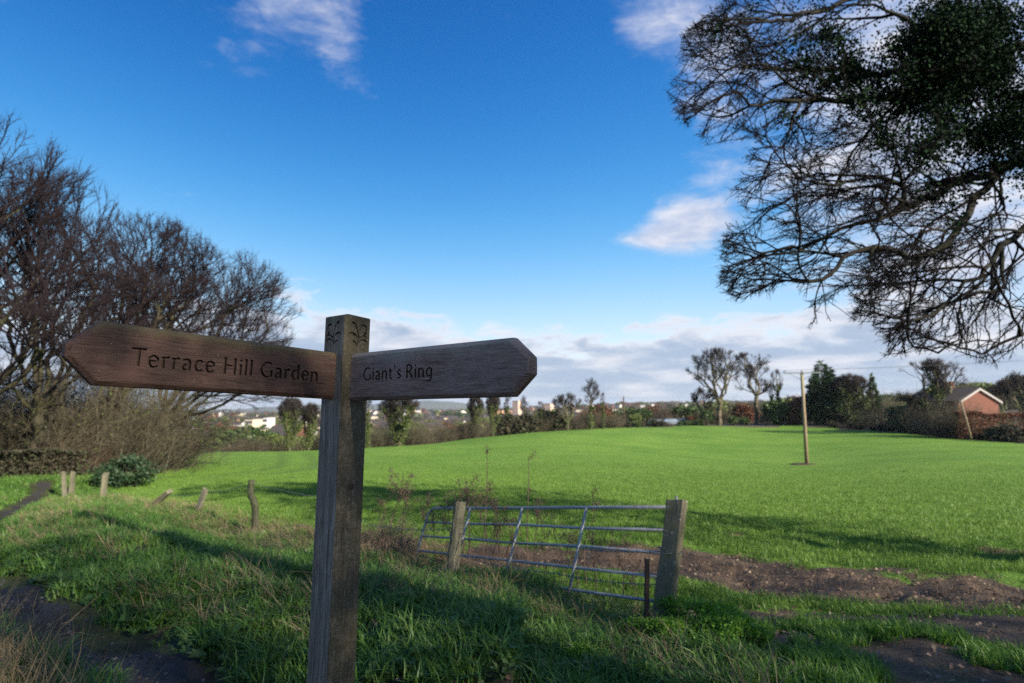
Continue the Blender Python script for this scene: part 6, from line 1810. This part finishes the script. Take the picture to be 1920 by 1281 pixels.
for i, (px, top, Y, k, lab) in enumerate([
        (905, 848, 8.4, 3, 'tallest thin dead stalk rising above the gate, left of two'), (988, 857, 7.9, 3, 'tall thin dead stalk rising above the gate, right of two'), (880, 902, 7.9, 1, 'bushy dead seed head just right of the slim round post'),
        (912, 915, 8.0, 1, 'branched dead weed between the slim post and the tall stalks'), (845, 945, 8.3, 2, 'short dead weed left of the slim round post'), (1096, 918, 6.8, 0, 'dead dock with a dark tip above the gate middle'),
        (935, 948, 7.3, 2, 'dead weed in the second gate bay'), (1000, 940, 7.2, 1, 'clustered dead weed in the third gate bay'), (1048, 970, 6.6, 0, 'thin weed stalk in the middle of the gate'),
        (1160, 1020, 5.8, 2, 'rusty weed stalk low in the right gate bay'), (1182, 1060, 5.6, 2, 'short rusty weed near the iron stake'), (1075, 1010, 6.3, 2, 'rusty dock stalk beside the gate upright'),
        (742, 888, 9.4, 1, 'thin dead weed standing out of the bramble clump'), (760, 920, 9.2, 1, 'dead umbel beside the bramble clump'), (720, 940, 9.4, 2, 'low weed left of the bramble clump'), (803, 938, 9.0, 2, 'pale dead weed at the far end of the gate'), (820, 962, 8.6, 1, 'low branched weed inside the curved gate end'), (868, 930, 8.2, 2, 'dead weed close behind the slim round post'),
        (925, 985, 7.4, 1, 'branched weed below the second rail, left of centre'), (955, 975, 7.2, 2, 'dense dock head beside the left gate upright'), (970, 1000, 6.9, 0, 'thin dock stalk leaning by the left gate upright'),
        (1020, 1000, 6.8, 2, 'dock stalk between the two middle uprights'), (1060, 985, 6.6, 1, 'branched dry weed left of the right-hand upright'), (1110, 1010, 6.2, 2, 'dark dock stalk right of the right-hand upright'), (1136, 1000, 6.0, 0, 'lone thin stalk in the right gate bay')]):
    b0 = G(px, Y); H = P(px, top, Y)[2] - b0[2]
    place(as_stuff(W[k]), 'dead_weed', b0, lab, 'plant', 'dead weeds along the gate', i * 1.1, max(.4, H / (1.0, .8, .62, 1.1)[k]))
BR = tmpl_twig_bush(MT['bramble'], (.55, .45, .42), 110, 211, .0045)
for px, Y, top, lab in [(738, 9.2, 945, 'pinkish-brown bramble clump right of the signpost shaft'), (706, 9.6, 962, 'low bramble clump close to the signpost shaft'), (775, 8.8, 985, 'straw-pale bramble clump at the gate end')]:
    b0 = G(px, Y); place(BR, 'bramble', b0, lab, 'plant', 'brambles by the gate', px, (P(px, top, Y)[2] - b0[2]) / .78)
# fresh green herbs at the post foot
def herb(rad, n, seed):
    p = clumpy(n, rad, seed, 26, .22); V, F = leaf_cards(p, np.full(n, .022), seed, .9, .6)
    g = np.random.default_rng(seed); k = 60; d = g.normal(0, .5, (k, 3)); d[:, 2] = 1
    V2, F2 = spikes(g.normal(0, rad[0] * .3, (k, 3)) * (1, 1, 0), d, np.full(k, rad[2] * 1.5), np.full(k, .003))
    return [('foliage', mesh_np('foliage', V, F, MT['parsley']), None), ('stem', mesh_np('stem', V2, F2, MT['parsley']), None)]
HB = herb((.34, .26, .11), 5200, 221)
for px, Y, s, lab in [(1300, 4.72, 1.35, 'bright green herb clump at the foot of the lichen-spotted post'), (1225, 4.5, 1.1, 'smaller green herb clump left of the lichen-spotted post'), (1352, 4.3, 1.1, 'green herb patch right of the post foot clump'), (1090, 3.95, .6, 'green herb patch on the lower bank before the gate')]:
    b0 = G(px, Y); place(HB, 'herb_clump', b0 - (0, 0, .02), lab, 'plant', None, px, s)

# ---- woods and gardens across the valley: one mass of crowns
def woods():
    src = [me for key in ('bush_g', 'bush_l', 'twig_b', 'twig_g', 'twig_r', 'bush_r') for nm, me, k in T[key][:1]]
    g = np.random.default_rng(300); X, Y, S_, I = [], [], [], []
    n = 5200
    a = R(1) * g.uniform(-42, 46, n); d = 125 * (2900 / 125) ** g.random(n)
    x, y = d * np.sin(a), d * np.cos(a)
    k = ~inpoly(x, y, FIELD) & (fbm(x / 90, y / 90, 301, 3) > .36)
    k &= ~((x > 20) & (d < 135))
    x, y, d = x[k], y[k], d[k]; m = len(x)
    pk = g.choice(6, m, p=[.13, .12, .30, .22, .17, .06])
    sc = g.uniform(1.6, 3.6, m) * np.where(d > 900, 1.5, 1.0) * np.where(d < 220, .75, 1.0)
    rot = np.stack([np.zeros(m), np.zeros(m), g.uniform(0, 6.28, m)], -1)
    scatter('distant_woods', 'stuff', np.stack([x, y, height(x, y) - .3], -1), rot, sc, pk, src)
woods()

# ---- trees to the right of and behind the photographer, whose shade lies over the foreground
SH = tmpl_leaf_bush(MT['shade_leaf'], (5.0, 5.0, 7.6), 12500, .12, 401, False, 'crown', 120, .42)
m = MB(); m.tube([(0, 0, -.5), (.1, 0, 4), (0, .1, 9), (.1, 0, 13)], [.5, .4, .28, .08], 10); me = bpy.data.meshes.new('trunk'); me.from_pydata(m.v, [], m.f); me.materials.append(MT['bark_near'])
SH.append(('trunk', me, None))
for i, (x, y, s, lab) in enumerate([(12.0, -6.3, .95, 'dense ivy-clad tree nearest the photographer on the right'), (9.2, -6.6, .60, 'small ivy-clad tree close behind the photographer on the right'), (11, -11.5, .95, 'dense ivy-clad tree behind the photographer'), (20.4, -11.1, 1.1, 'dense ivy-clad tree second in the row on the right'),
                                    (18.5, -17, 1.15, 'dense ivy-clad tree second in the row behind the photographer'), (28, -21.4, 1.3, 'tall ivy-clad tree third in the row on the right'), (26, -24, 1.35, 'tallest ivy-clad tree at the far end of the row behind')]):
    place(SH, 'ivy_tree', (x, y, hz(x, y)), lab, 'tree', 'ivy-clad trees beside the path behind the photographer', i * 1.3, s)

# ---- thin winter haze over the valley
m = MB(); m.box((-9600, -9600, -150), (9600, 9600, 80))
hm = bpy.data.materials.new('haze'); hm.use_nodes = True; hm.node_tree.nodes.clear()
_o = hm.node_tree.nodes.new('ShaderNodeOutputMaterial'); _v = hm.node_tree.nodes.new('ShaderNodeVolumePrincipled')
_v.inputs['Color'].default_value = (0.80, 0.88, 1.0, 1); _v.inputs['Density'].default_value = 0.00008; _v.inputs['Anisotropy'].default_value = 0.2
hm.node_tree.links.new(_v.outputs[0], _o.inputs['Volume'])
m.build('haze', hm)['kind'] = 'stuff'
